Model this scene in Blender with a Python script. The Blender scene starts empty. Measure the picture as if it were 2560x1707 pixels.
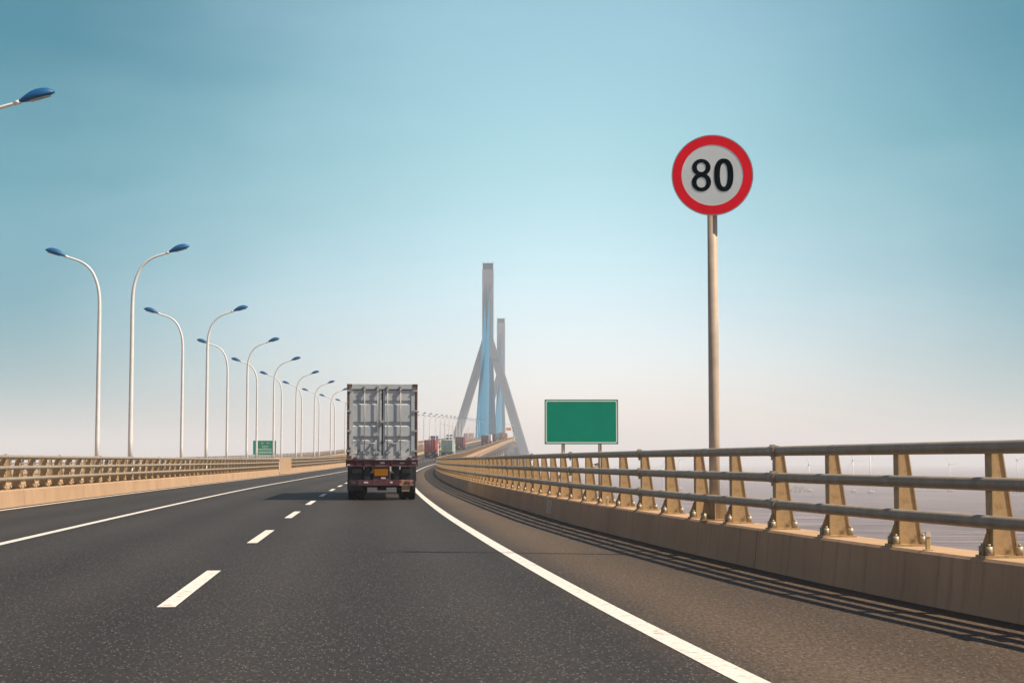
import bpy, bmesh, math, random
from mathutils import Vector, Matrix
random.seed(7)
R = math.radians
SC = bpy.context.scene
COL = SC.collection

# ------------------------------------------------------------------ camera
cam_d = bpy.data.cameras.new('camera')
cam = bpy.data.objects.new('camera', cam_d); COL.objects.link(cam)
cam.location = (0, 0, 1.3)
cam.rotation_euler = (R(90 + 4.065), 0, 0)
cam_d.sensor_width = 36.0
cam_d.lens = 4200 / 2560 * 36
cam_d.clip_start = 0.1
cam_d.clip_end = 40000
SC.camera = cam

# ------------------------------------------------------------------ light
SUN_EL, SUN_BACK = 52.0, 14.0       # degrees above the horizon / behind the right-hand side
se, sb = R(SUN_EL), R(SUN_BACK)
S = Vector((math.cos(se) * math.cos(sb), -math.cos(se) * math.sin(sb), math.sin(se)))
sun_d = bpy.data.lights.new('sun', 'SUN')
sun_d.energy = 5.0
sun_d.angle = R(0.5)
sun_d.color = (1.0, 0.845, 0.68)
sun = bpy.data.objects.new('sun', sun_d); COL.objects.link(sun)
sun.rotation_euler = S.to_track_quat('Z', 'Y').to_euler()

W = bpy.data.worlds.new('World'); SC.world = W
W.use_nodes = True
wn, wl = W.node_tree.nodes, W.node_tree.links
wn.clear()
wo = wn.new('ShaderNodeOutputWorld'); bg = wn.new('ShaderNodeBackground')
sky = wn.new('ShaderNodeTexSky'); sky.sky_type = 'NISHITA'
sky.sun_disc = False
sky.sun_elevation = se
sky.sun_rotation = math.atan2(S.x, S.y)
sky.air_density = 1.0; sky.dust_density = 0.6; sky.ozone_density = 2.0
def wmath(op, x, y=None, c=None):
    q = wn.new('ShaderNodeMath'); q.operation = op
    for i, v in enumerate((x, y, c)):
        if v is None: continue
        if isinstance(v, (int, float)): q.inputs[i].default_value = v
        else: wl.new(v, q.inputs[i])
    return q.outputs[0]
def wrange(v, a, b, c=0.0, d=1.0):
    q = wn.new('ShaderNodeMapRange'); q.interpolation_type = 'SMOOTHSTEP'
    for i, k in enumerate((a, b, c, d)): q.inputs[i + 1].default_value = k
    wl.new(v, q.inputs[0]); return q.outputs[0]
def wmix(f, a, b, blend='MIX'):
    q = wn.new('ShaderNodeMix'); q.data_type = 'RGBA'; q.blend_type = blend
    for i, v in ((0, f), (6, a), (7, b)):
        if isinstance(v, (int, float)): q.inputs[i].default_value = v
        elif isinstance(v, tuple): q.inputs[i].default_value = (*v, 1)
        else: wl.new(v, q.inputs[i])
    return q.outputs[2]
# clear teal sky with a pale middle ahead; darker sides painted in as a vignette
wtc = wn.new('ShaderNodeTexCoord'); wsp = wn.new('ShaderNodeSeparateXYZ'); wl.new(wtc.outputs['Generated'], wsp.inputs[0])
az = wmath('ARCTAN2', wsp.outputs[0], wsp.outputs[1])
el = wmath('ARCSINE', wsp.outputs[2])
wnz = wn.new('ShaderNodeTexNoise'); wnz.inputs['Scale'].default_value = 5.0; wnz.inputs['Detail'].default_value = 3
wl.new(wtc.outputs['Generated'], wnz.inputs[0])
azn = wmath('MULTIPLY_ADD', wnz.outputs[0], .10, wmath('ABSOLUTE', wmath('SUBTRACT', az, .035)))
pale_mid = wrange(azn, .06, .38, 1.0, 0.0)
low = wrange(el, .0, .20, 1.0, 0.0)
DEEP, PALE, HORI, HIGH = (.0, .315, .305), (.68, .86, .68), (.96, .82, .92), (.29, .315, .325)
tcol = wmix(pale_mid, DEEP, PALE)
tcol = wmix(wrange(el, .30, .60), tcol, HIGH)  # overhead sky, out of view, tinted darker to cut the ambient fill
tcol = wmix(low, tcol, wmix(pale_mid, (.06, .26, .36), HORI))
tcol = wmix(wrange(wmath('ABSOLUTE', az), .5, .9), tcol, (.40, .35, .345))  # sides and rear, out of view, kept neutral to warm the shade
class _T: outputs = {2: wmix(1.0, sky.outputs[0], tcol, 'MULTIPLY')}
tint = _T
# faint streaks of high cloud and a paler patch of sky ahead over the sea
tc = wn.new('ShaderNodeTexCoord')
mp = wn.new('ShaderNodeMapping'); mp.inputs['Scale'].default_value = (2.2, 2.2, 9)
mp.inputs['Rotation'].default_value = (0, R(9), 0)
wl.new(tc.outputs['Generated'], mp.inputs[0])
nz = wn.new('ShaderNodeTexNoise'); nz.inputs['Scale'].default_value = 1.6
nz.inputs['Detail'].default_value = 5; nz.inputs['Roughness'].default_value = 0.5
wl.new(mp.outputs[0], nz.inputs[0])
cr = wn.new('ShaderNodeMapRange'); cr.inputs[1].default_value = 0.45; cr.inputs[2].default_value = 0.75
cr.inputs[3].default_value = 0.0; cr.inputs[4].default_value = 0.07
wl.new(nz.outputs[0], cr.inputs[0])
cl = wn.new('ShaderNodeMix'); cl.data_type = 'RGBA'
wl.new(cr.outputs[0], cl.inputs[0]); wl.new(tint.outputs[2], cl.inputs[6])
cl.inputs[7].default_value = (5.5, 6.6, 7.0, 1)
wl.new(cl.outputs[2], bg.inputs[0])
bg.inputs[1].default_value = 0.15
wl.new(bg.outputs[0], wo.inputs[0])

SC.view_settings.view_transform = 'Standard'
SC.view_settings.look = 'None'
SC.view_settings.exposure = 0.6
SC.view_settings.gamma = 1.0
SC.render.engine = 'CYCLES'
SC.cycles.use_denoising = True
SC.cycles.volume_bounces = 3
SC.cycles.max_bounces = 8

# ------------------------------------------------------------------ road alignment (y runs away from the camera)
SK = [(-60, -.10), (0, -.10), (20, -.09), (53, -.08), (104, -.063), (157, -.05), (222, -.026), (290, -.006), (370, .007),
      (486, .016), (621, .018), (890, .016), (1075, .0135), (1500, .0133), (2100, .0133)]
def hermite(K, t):
    n = len(K)
    if t <= K[0][0]: return K[0][1]
    if t >= K[-1][0]: return K[-1][1]
    i = 0
    while K[i + 1][0] < t: i += 1
    d = [(K[j + 1][1] - K[j][1]) / (K[j + 1][0] - K[j][0]) for j in range(n - 1)]
    def m(j):
        if j == 0: return d[0]
        if j == n - 1: return d[-1]
        if d[j - 1] * d[j] <= 0: return 0
        return 2 * d[j - 1] * d[j] / (d[j - 1] + d[j])
    h = K[i + 1][0] - K[i][0]; s = (t - K[i][0]) / h
    return ((2*s**3 - 3*s*s + 1) * K[i][1] + (s**3 - 2*s*s + s) * h * m(i)
            + (-2*s**3 + 3*s*s) * K[i + 1][1] + (s**3 - s*s) * h * m(i + 1))
def slope(z): return hermite(SK, z)
_tab = {}
x0, acc = -1.7, -1.7
for k in range(0, 2101):
    _tab[k] = acc; acc += slope(k + .5)
acc = x0
for k in range(-1, -61, -1):
    acc -= slope(k + .5); _tab[k] = acc
def cx(z):
    k = math.floor(z); k = max(-60, min(2099, k))
    return _tab[k] + (_tab[k + 1] - _tab[k]) * (z - k)
EK = [(-60, 0), (100, 0), (150, .06), (200, .25), (237, .5), (300, 1.05), (375, 1.95), (486, 4.0), (621, 6.7), (740, 9.1),
      (890, 12.0), (1075, 14.9), (1285, 16.3), (1495, 14.9), (2100, 6)]
def ez(z): return hermite(EK, z)
PK = [(-60, 9.2), (8, 7.55), (13.8, 7.02), (15.8, 6.86), (17.8, 6.74), (20, 6.64), (24, 6.47), (38, 6.14), (80, 5.98), (200, 5.95), (2100, 5.95)]
def po(z): return hermite(PK, z)
MID = -10.05                       # middle of the bridge, measured from the dashed line
LI = -8.15                         # inner face of our median parapet
def at(z, off, h=0.0):
    m = slope(z); n = math.hypot(1, m)
    return Vector((cx(z) + off / n, z - off * m / n, ez(z) + h))
def heading(z): return -math.atan(slope(z))
def grade(z): return math.atan((ez(z + 2) - ez(z - 2)) / 4)

# ------------------------------------------------------------------ materials
def new_mat(name):
    m = bpy.data.materials.new(name); m.use_nodes = True
    n, l = m.node_tree.nodes, m.node_tree.links
    return m, n, l, n['Principled BSDF']
def ramp_mix(n, l, fac, a, b, lo=0.35, hi=0.65):
    mr = n.new('ShaderNodeMapRange'); mr.inputs[1].default_value = lo; mr.inputs[2].default_value = hi
    l.new(fac, mr.inputs[0])
    mx = n.new('ShaderNodeMix'); mx.data_type = 'RGBA'
    l.new(mr.outputs[0], mx.inputs[0])
    for k, c in ((6, a), (7, b)):
        if isinstance(c, (tuple, list)): mx.inputs[k].default_value = (*c, 1)
        else: l.new(c, mx.inputs[k])
    return mx.outputs[2]
def noise(n, l, scale, detail=4, vec=None, rough=.55):
    t = n.new('ShaderNodeTexNoise'); t.inputs['Scale'].default_value = scale
    t.inputs['Detail'].default_value = detail; t.inputs['Roughness'].default_value = rough
    if vec is not None: l.new(vec, t.inputs[0])
    return t.outputs[0]
def coords(n, l, kind='Object', scale=(1, 1, 1)):
    tc = n.new('ShaderNodeTexCoord'); mp = n.new('ShaderNodeMapping')
    mp.inputs['Scale'].default_value = scale
    l.new(tc.outputs[kind], mp.inputs[0]); return mp.outputs[0]
def bump(n, l, b, h, strength, dist=.01):
    bp = n.new('ShaderNodeBump'); bp.inputs['Strength'].default_value = strength
    bp.inputs['Distance'].default_value = dist
    l.new(h, bp.inputs['Height']); l.new(bp.outputs[0], b.inputs['Normal'])
def paint(name, c, rough=.5, metal=0.0, var=.22, scale=3.0, dirt=None, dirt_amt=(.55, .75), dscale=2.0, bmp=0, spec=.22, streak=1.0):
    """paint or metal with mottling and, if asked, patches of dirt or rust"""
    m, n, l, b = new_mat(name)
    v = coords(n, l)
    col = ramp_mix(n, l, noise(n, l, scale, 5, v), tuple(x * (1 - var) for x in c), tuple(min(1, x * (1 + var)) for x in c))
    if dirt:
        v2 = coords(n, l, scale=(1, 1, streak))
        col = ramp_mix(n, l, noise(n, l, dscale, 7, v2, .65), col, dirt, *dirt_amt)
    l.new(col, b.inputs['Base Color'])
    b.inputs['Roughness'].default_value = rough; b.inputs['Metallic'].default_value = metal
    b.inputs['Specular IOR Level'].default_value = spec
    if bmp: bump(n, l, b, noise(n, l, scale * 12, 4, v), bmp)
    return m
M = {}
M['rail'] = paint('rail_paint', (.275, .232, .175), .5, 0, .14, 5, (.20, .15, .10), (.62, .8), 3.0)
M['post'] = paint('post_paint', (.45, .325, .175), .55, 0, .22, 6, (.17, .11, .055), (.5, .74), 6.0)
M['bolt'] = paint('bolt_steel', (.36, .31, .22), .45, .2, .2, 20)
M['pole'] = paint('lamp_pole_paint', (.72, .71, .67), .4, 0, .06, 2)
M['lamp'] = paint('lamp_head_blue', (.006, .085, .225), .45, 0, .10, 4)
M['lens'] = paint('lamp_lens', (.35, .42, .46), .2, 0, .05, 4)
M['galv'] = paint('galvanised_steel', (.44, .36, .27), .5, 0, .14, 3, (.28, .19, .12), (.6, .8), 2.5)
M['signwhite'] = paint('sign_white', (.74, .82, .80), .45, 0, .04, 3)
M['signred'] = paint('sign_red', (.95, .010, .028), .55, 0, .06, 3)
M['signblack'] = paint('sign_black', (.004, .010, .015), .6, spec=.05)
M['rim'] = paint('sign_rim_metal', (.42, .42, .43), .35, .5, .1, 4)
M['green'] = paint('sign_green', (.0, .29, .185), .65, 0, .05, 1.5)
M['greenwhite'] = paint('sign_border_white', (.74, .86, .76), .5, 0, .04, 3)
M['palegreen'] = paint('sign_pale_green', (.30, .66, .42), .5, 0, .04, 3)
M['yellow'] = paint('sign_yellow', (.75, .62, .06), .5, 0, .04, 3)
M['orange'] = paint('plate_orange', (1.0, .36, .0), .6, 0, .04, 3)
M['tyre'] = paint('tyre_rubber', (.012, .013, .015), .8, 0, .3, 10, bmp=.3)
M['rimsteel'] = paint('wheel_rim', (.14, .12, .11), .5, .3, .2, 8)
M['maroon'] = paint('chassis_maroon', (.105, .035, .045), .55, 0, .3, 4, (.10, .085, .08), (.5, .7), 3)
M['chassis'] = paint('chassis_dark', (.022, .024, .030), .65, 0, .3, 4, (.05, .045, .045), (.55, .75), 3)
M['bumperend'] = paint('bumper_sunlit', (.36, .22, .15), .6, 0, .25, 12, (.16, .05, .04), (.5, .62), 9)  # sunlit tan of the right bumper end painted in, with maroon patches
M['flap'] = paint('mud_flap', (.030, .036, .040), .8, 0, .25, 5)
M['flaptan'] = paint('mud_flap_tan', (.30, .21, .14), .8, 0, .2, 8)  # tan, lighter than the other flap
M['white'] = paint('white_paint', (.74, .73, .71), .5, 0, .06, 3)
M['cream'] = paint('cream_plate', (.62, .57, .42), .6, 0, .1, 8)
M['reflect'] = paint('reflector_strip', (.62, .56, .56), .4, 0, .15, 20)
M['taillight'] = paint('lamp_unit', (.09, .095, .105), .25, 0, .15, 8)
M['glass'] = paint('cab_glass', (.02, .025, .03), .12, 0, .1, 2)
M['gasket'] = paint('door_gasket', (.022, .020, .020), .8, 0, .2, 8)
M['rust'] = paint('rusty_steel', (.12, .07, .05), .75, .0, .35, 9, (.26, .23, .20), (.56, .66), 6)
M['cable'] = paint('stay_cable_blue', (.0, .125, .235), .5, 0, .08, .05)
M['capglass'] = paint('pylon_cap_glass', (.07, .16, .21), .25, 0, .1, .2)
M['net'] = paint('net_grey', (.20, .22, .235), .8, 0, .2, .3)
M['dark'] = paint('dark_grey', (.03, .032, .036), .8)
M['turbine'] = paint('turbine_white', (.78, .79, .80), .45, 0, .03, .1)
M['vms'] = paint('orange_panel', (.72, .30, .13), .6, 0, .08, 1)

def concrete(name, c, dirtc, streak=True, joint=0.0, sc=1.0):
    m, n, l, b = new_mat(name)
    uv = coords(n, l, 'UV')                         # u round the profile, v along the road, metres
    big = noise(n, l, .55 * sc, 5, uv)
    col = ramp_mix(n, l, big, tuple(x * .84 for x in c), tuple(min(1, x * 1.1) for x in c), .3, .7)
    if streak:
        v2 = coords(n, l, 'UV', (.55, 7, 1))
        col = ramp_mix(n, l, noise(n, l, 1.0 * sc, 6, v2, .6), col, dirtc, .52, .86)
    fine = noise(n, l, 45 * sc, 3, uv)
    col = ramp_mix(n, l, fine, col, tuple(x * .75 for x in c), .55, .95)
    if joint:
        sp = n.new('ShaderNodeSeparateXYZ'); l.new(uv, sp.inputs[0])
        md = n.new('ShaderNodeMath'); md.operation = 'PINGPONG'; md.inputs[1].default_value = joint / 2
        l.new(sp.outputs[1], md.inputs[0])
        ls = n.new('ShaderNodeMath'); ls.operation = 'LESS_THAN'; ls.inputs[1].default_value = .011
        l.new(md.outputs[0], ls.inputs[0])
        mx = n.new('ShaderNodeMix'); mx.data_type = 'RGBA'
        l.new(ls.outputs[0], mx.inputs[0]); l.new(col, mx.inputs[6]); mx.inputs[7].default_value = (.06, .05, .045, 1)
        col = mx.outputs[2]
    l.new(col, b.inputs['Base Color'])
    b.inputs['Roughness'].default_value = .85; b.inputs['Specular IOR Level'].default_value = .25
    bump(n, l, b, noise(n, l, 60 * sc, 4, uv), .25, .004)
    return m
M['parapet'] = concrete('parapet_concrete', (.43, .288, .172), (.22, .145, .10), True, 10.0)
M['concrete'] = concrete('bridge_concrete', (.46, .42, .37), (.33, .30, .27), True, 0, .15)
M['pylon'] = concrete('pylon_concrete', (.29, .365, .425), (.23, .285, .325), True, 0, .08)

# asphalt: u = metres from the dashed line, v = metres along the road
def asphalt():
    m, n, l, b = new_mat('asphalt')
    uv = coords(n, l, 'UV')
    sp = n.new('ShaderNodeSeparateXYZ'); l.new(uv, sp.inputs[0])
    u = sp.outputs[0]
    grain = noise(n, l, 34, 3, coords(n, l, 'UV', (1, .34, 1)), .75)
    vor = n.new('ShaderNodeTexVoronoi'); vor.inputs['Scale'].default_value = 60
    l.new(coords(n, l, 'UV', (1, .4, 1)), vor.inputs[0])
    patch = noise(n, l, .22, 5, coords(n, l, 'UV', (1, .35, 1)), .6)
    base = ramp_mix(n, l, patch, (.0245, .022, .0205), (.0345, .031, .0285), .3, .7)
    shoulder = ramp_mix(n, l, patch, (.062, .045, .030), (.086, .063, .043), .3, .7)
    wob = n.new('ShaderNodeMath'); wob.operation = 'MULTIPLY_ADD'
    l.new(noise(n, l, .8, 4, uv), wob.inputs[0]); wob.inputs[1].default_value = .5; l.new(u, wob.inputs[2])
    base = ramp_mix(n, l, wob.outputs[0], base, shoulder, 3.9, 4.7)
    # wheel tracks, a little polished and darker
    pp = n.new('ShaderNodeMath'); pp.operation = 'PINGPONG'; pp.inputs[1].default_value = .95
    l.new(u, pp.inputs[0])
    dk = n.new('ShaderNodeMix'); dk.data_type = 'RGBA'; dk.blend_type = 'MULTIPLY'; dk.inputs[0].default_value = 1
    tr = ramp_mix(n, l, pp.outputs[0], (.80, .80, .81), (1.10, 1.09, 1.07), .15, .9)
    l.new(base, dk.inputs[6]); l.new(tr, dk.inputs[7])
    spk = ramp_mix(n, l, grain, (.42, .42, .43), (1.7, 1.66, 1.6), .33, .67)
    d2 = n.new('ShaderNodeMix'); d2.data_type = 'RGBA'; d2.blend_type = 'MULTIPLY'; d2.inputs[0].default_value = 1
    l.new(dk.outputs[2], d2.inputs[6]); l.new(spk, d2.inputs[7])
    # pale chips of stone in the binder
    sel = n.new('ShaderNodeSeparateColor'); l.new(vor.outputs['Color'], sel.inputs[0])
    gt = n.new('ShaderNodeMath'); gt.operation = 'GREATER_THAN'; gt.inputs[1].default_value = .86
    l.new(sel.outputs[0], gt.inputs[0])
    nr = n.new('ShaderNodeMath'); nr.operation = 'LESS_THAN'; nr.inputs[1].default_value = .38
    l.new(vor.outputs['Distance'], nr.inputs[0])
    an = n.new('ShaderNodeMath'); an.operation = 'MULTIPLY'; l.new(gt.outputs[0], an.inputs[0]); l.new(nr.outputs[0], an.inputs[1])
    mx = n.new('ShaderNodeMix'); mx.data_type = 'RGBA'
    l.new(an.outputs[0], mx.inputs[0]); l.new(d2.outputs[2], mx.inputs[6]); mx.inputs[7].default_value = (.15, .14, .125, 1)
    l.new(mx.outputs[2], b.inputs['Base Color'])
    b.inputs['Roughness'].default_value = .72; b.inputs['Specular IOR Level'].default_value = .22
    bump(n, l, b, grain, .16, .006)
    return m
M['asphalt'] = asphalt()
def marking():
    m, n, l, b = new_mat('road_paint')
    uv = coords(n, l, 'UV')
    wear = noise(n, l, 14, 6, uv, .7)
    col = ramp_mix(n, l, wear, (.68, .645, .575), (.36, .33, .29), .46, .74)
    col = ramp_mix(n, l, noise(n, l, 4.0, 6, uv, .75), col, (.14, .125, .112), .58, .66)
    l.new(col, b.inputs['Base Color']); b.inputs['Roughness'].default_value = .6
    return m
M['marking'] = marking()
def water():
    m, n, l, b = new_mat('sea_water')
    v = coords(n, l, 'Object', (.035, .14, 1))
    w1 = noise(n, l, 1.0, 8, v, .68)
    col = ramp_mix(n, l, noise(n, l, .02, 5, coords(n, l)), (.125, .095, .095), (.165, .125, .122))
    st = ramp_mix(n, l, noise(n, l, 1.0, 6, coords(n, l, 'Object', (.012, .075, 1)), .65), (.45, .45, .45), (1.7, 1.7, 1.7), .38, .62)
    mx = n.new('ShaderNodeMix'); mx.data_type = 'RGBA'; mx.blend_type = 'MULTIPLY'; mx.inputs[0].default_value = 1
    l.new(col, mx.inputs[6]); l.new(st, mx.inputs[7]); col = mx.outputs[2]
    l.new(col, b.inputs['Base Color'])
    b.inputs['Roughness'].default_value = .45; b.inputs['IOR'].default_value = 1.33; b.inputs['Specular IOR Level'].default_value = .35
    bump(n, l, b, w1, 1.0, 2.5)
    return m
M['water'] = water()

# ------------------------------------------------------------------ mesh building
class MB:
    def __init__(s): s.v, s.f, s.sm, s.uv = [], [], [], []
    def face(s, idx, smooth=False, uv=None):
        s.f.append(tuple(idx)); s.sm.append(smooth); s.uv.append(uv)
    def add(s, vs, fs, smooth=False):
        o = len(s.v); s.v += [tuple(p) for p in vs]
        for f in fs: s.face([o + i for i in f], smooth)
    def box(s, x0, x1, y0, y1, z0, z1, mtx=None):
        vs = [Vector((x, y, z)) for z in (z0, z1) for y in (y0, y1) for x in (x0, x1)]
        if mtx is not None: vs = [mtx @ p for p in vs]
        s.add(vs, [(0, 2, 3, 1), (4, 5, 7, 6), (0, 1, 5, 4), (2, 6, 7, 3), (0, 4, 6, 2), (1, 3, 7, 5)])
    def rbox(s, x0, x1, y0, y1, z0, z1, r=.02, seg=3, axis='z'):
        """box with its four edges along one axis rounded"""
        def poly(a0, a1, b0, b1):
            pts = []
            for (ca, cb, st) in ((a1 - r, b1 - r, 0), (a0 + r, b1 - r, 90), (a0 + r, b0 + r, 180), (a1 - r, b0 + r, 270)):
                for k in range(seg + 1):
                    t = R(st + 90 * k / seg); pts.append((ca + r * math.cos(t), cb + r * math.sin(t)))
            return pts
        if axis == 'z': s.prism([Vector((a, b, z0)) for a, b in poly(x0, x1, y0, y1)], Vector((0, 0, z1 - z0)))
        elif axis == 'y': s.prism([Vector((a, y0, b)) for a, b in reversed(poly(x0, x1, z0, z1))], Vector((0, y1 - y0, 0)))
        else: s.prism([Vector((x0, a, b)) for a, b in poly(y0, y1, z0, z1)], Vector((x1 - x0, 0, 0)))
    def prism(s, pts, ext, smooth=False):
        n = len(pts); vs = list(pts) + [p + ext for p in pts]
        fs = [tuple(reversed(range(n))), tuple(range(n, 2 * n))]
        o = len(s.v); s.v += [tuple(p) for p in vs]
        s.face([o + i for i in fs[0]]); s.face([o + i for i in fs[1]])
        for i in range(n): s.face([o + i, o + (i + 1) % n, o + n + (i + 1) % n, o + n + i], smooth)
    def tube(s, path, rad, seg=12, caps=True, smooth=True):
        path = [Vector(p) for p in path]
        rr = rad if isinstance(rad, (list, tuple)) else [rad] * len(path)
        o = len(s.v); up = None
        for i, p in enumerate(path):
            t = (path[min(i + 1, len(path) - 1)] - path[max(i - 1, 0)]).normalized()
            if up is None:
                up = Vector((0, 0, 1)) if abs(t.z) < .9 else Vector((0, 1, 0))
            a = t.cross(up).normalized(); b = a.cross(t).normalized(); up = b
            for k in range(seg):
                th = 2 * math.pi * k / seg
                s.v.append(tuple(p + rr[i] * (math.cos(th) * a + math.sin(th) * b)))
        for i in range(len(path) - 1):
            for k in range(seg):
                k2 = (k + 1) % seg
                s.face((o + i*seg + k, o + i*seg + k2, o + (i+1)*seg + k2, o + (i+1)*seg + k), smooth)
        if caps:
            s.face([o + k for k in reversed(range(seg))])
            s.face([o + (len(path) - 1) * seg + k for k in range(seg)])
    def cyl(s, c, r, h, seg=16, r2=None):
        c = Vector(c); s.tube([c, c + Vector((0, 0, h))], [r, r if r2 is None else r2], seg)
    def sweep(s, zs, prof, closed=True, caps=True):
        """profile of (offset, height) points, or a function of z giving it, carried along the road"""
        o = len(s.v); n = None
        for z in zs:
            P = prof(z) if callable(prof) else prof
            n = len(P)
            for (a, h) in P: s.v.append(tuple(at(z, a, h)))
        P = prof(zs[0]) if callable(prof) else prof
        us = [0.0]
        for i in range(n): 
            q, p = P[(i + 1) % n], P[i]; us.append(us[-1] + math.hypot(q[0] - p[0], q[1] - p[1]))
        m = n if closed else n - 1
        for i in range(len(zs) - 1):
            for k in range(m):
                k2 = (k + 1) % n
                uv = ((us[k], zs[i]), (us[k], zs[i+1]), (us[k + 1], zs[i+1]), (us[k + 1], zs[i]))
                s.face((o + i*n + k, o + (i+1)*n + k, o + (i+1)*n + k2, o + i*n + k2), False, uv)
        if closed and caps:
            s.face([o + k for k in range(n)]); s.face([o + (len(zs) - 1)*n + k for k in reversed(range(n))])
    def merge(s, other, mtx):
        o = len(s.v); s.v += [tuple(mtx @ Vector(p)) for p in other.v]
        for f, sm, uv in zip(other.f, other.sm, other.uv): s.face([o + i for i in f], sm, uv)
    def mesh(s, name, mat):
        me = bpy.data.meshes.new(name)
        me.from_pydata(s.v, [], s.f); me.update()
        me.polygons.foreach_set('use_smooth', s.sm)
        L = me.uv_layers.new(name='UVMap')
        d = L.data
        for p, uv in zip(me.polygons, s.uv):
            if uv is not None:
                for li, q in zip(p.loop_indices, uv): d[li].uv = q
            else:
                nx, ny, nz_ = abs(p.normal.x), abs(p.normal.y), abs(p.normal.z)
                for li in p.loop_indices:
                    c = me.vertices[me.loops[li].vertex_index].co
                    d[li].uv = (c.x, c.y) if nz_ > .7 else ((c.z, c.y) if nx > ny else (c.z, c.x))
        bm = bmesh.new(); bm.from_mesh(me); bmesh.ops.recalc_face_normals(bm, faces=bm.faces); bm.to_mesh(me); bm.free()
        me.materials.append(mat)
        return me
    def build(s, name, mat, parent=None, bevel=0.0):
        me = s.mesh(name, mat)
        if bevel:
            bm = bmesh.new(); bm.from_mesh(me)
            es = [e for e in bm.edges if len(e.link_faces) == 2 and e.calc_face_angle(0) > .6]
            bmesh.ops.bevel(bm, geom=es, offset=bevel, segments=2, affect='EDGES', clamp_overlap=True)
            bm.to_mesh(me); bm.free()
        return link(name, me, parent)
def link(name, me, parent=None):
    o = bpy.data.objects.new(name, me); COL.objects.link(o)
    if parent is not None: o.parent = parent
    return o
def tag(o, label=None, cat=None, group=None, kind=None):
    if label: o['label'] = label
    if cat: o['category'] = cat
    if group: o['group'] = group
    if kind: o['kind'] = kind
    return o
def thing(name, label, cat, loc=(0, 0, 0), rz=0.0, group=None, rx=0.0):
    o = bpy.data.objects.new(name, None); COL.objects.link(o)
    o.location = loc; o.rotation_euler = (rx, 0, rz); o.empty_display_size = .3
    return tag(o, label, cat, group)
def kids(o): return [c for c in bpy.data.objects if c.parent is o]
def dup(root, loc, rz, label=None, group=None):
    r = root.copy(); COL.objects.link(r); r.location = loc; r.rotation_euler = (0, 0, rz)
    if label: r['label'] = label
    if group: r['group'] = group
    for ch in TREE.get(root.name, []):
        c = ch.copy(); COL.objects.link(c); c.parent = r
        for g in TREE.get(ch.name, []):
            d = g.copy(); COL.objects.link(d); d.parent = c
    return r
TREE = {}
def remember(root):
    for c in kids(root):
        TREE.setdefault(root.name, []).append(c)
        for g in kids(c): TREE.setdefault(c.name, []).append(g)
    return root
ORD = ['first', 'second', 'third', 'fourth', 'fifth', 'sixth', 'seventh', 'eighth', 'ninth', 'tenth', 'eleventh', 'twelfth',
       'thirteenth', 'fourteenth', 'fifteenth', 'sixteenth', 'seventeenth', 'eighteenth', 'nineteenth', 'twentieth']
ORD += ['twenty-' + q for q in ORD[:9]] + ['thirtieth'] + ['thirty-' + q for q in ORD[:9]] + ['fortieth']
def zrange(a, b):
    zs, z = [], a
    while z < b:
        zs.append(z); z += 1.0 if z < 60 else (2.0 if z < 300 else 6.0)
    return zs + [b]

# ------------------------------------------------------------------ sea, road, deck
SEA = -25.0
mb = MB(); mb.add([(-7000, -400, SEA), (7000, -400, SEA), (7000, 11000, SEA), (-7000, 11000, SEA)], [(0, 1, 2, 3)])
tag(mb.build('sea', M['water']), 'muddy grey sea fading into haze beside the bridge', 'sea', kind='structure')

ZS = zrange(-40, 2000)
def road_sheet(name, f0, f1, label, flip=False):
    mb = MB(); N = 8; o = 0
    for z in ZS:
        a, b = f0(z), f1(z)
        for k in range(N + 1): mb.v.append(tuple(at(z, a + (b - a) * k / N)))
    for i in range(len(ZS) - 1):
        a, b = f0(ZS[i]), f1(ZS[i]); c, d = f0(ZS[i+1]), f1(ZS[i+1])
        for k in range(N):
            q = lambda p, r_, t: (p + (r_ - p) * t / N)
            e = (2 * MID) if flip else 0
            sgn = -1 if flip else 1
            uv = [(sgn * (q(a, b, k) - e), ZS[i]), (sgn * (q(a, b, k + 1) - e), ZS[i]),
                  (sgn * (q(c, d, k + 1) - e), ZS[i+1]), (sgn * (q(c, d, k) - e), ZS[i+1])]
            j = i * (N + 1) + k
            mb.face((j, j + 1, j + N + 2, j + N + 1), False, uv)
    return tag(mb.build(name, M['asphalt']), label, 'road', kind='structure')
road_sheet('road', lambda z: LI, lambda z: po(z), 'dark asphalt carriageway with three lanes and a dusty shoulder')
OPI, OPO = 2 * MID - LI, 2 * MID - 5.95
road_sheet('road', lambda z: OPO, lambda z: OPI, 'asphalt carriageway for oncoming traffic beyond the median', True)

mk = MB()
def stripe(off0, w, z0, z1, h=.004):
    zs = [z for z in zrange(z0, z1)]
    o = len(mk.v)
    for z in zs:
        off = off0(z) if callable(off0) else off0
        mk.v.append(tuple(at(z, off - w / 2, h))); mk.v.append(tuple(at(z, off + w / 2, h)))
    for i in range(len(zs) - 1):
        j = o + 2 * i
        mk.face((j, j + 1, j + 3, j + 2), False, [(off - w/2, zs[i]), (off + w/2, zs[i]), (off + w/2, zs[i+1]), (off - w/2, zs[i+1])])
RLK = [(-40, 4.9), (8, 4.13), (10, 4.08), (16, 3.97), (28, 3.87), (45, 3.81), (2100, 3.8)]
stripe(lambda z: hermite(RLK, z), .19, -20, 1900)
stripe(lambda z: hermite([(-40, -3.7), (37, -3.85), (90, -4.0), (2100, -4.05)], z), .17, -20, 1900)
stripe(-7.74, .16, -20, 1900)
z = 15.1 - 11.72 * 2
while z < 1500:
    stripe(lambda q: hermite([(-40, .08), (16, .08), (45, .11), (75, .06), (110, 0), (2100, 0)], q), .165, z, z + 5.0); z += 11.72
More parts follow.
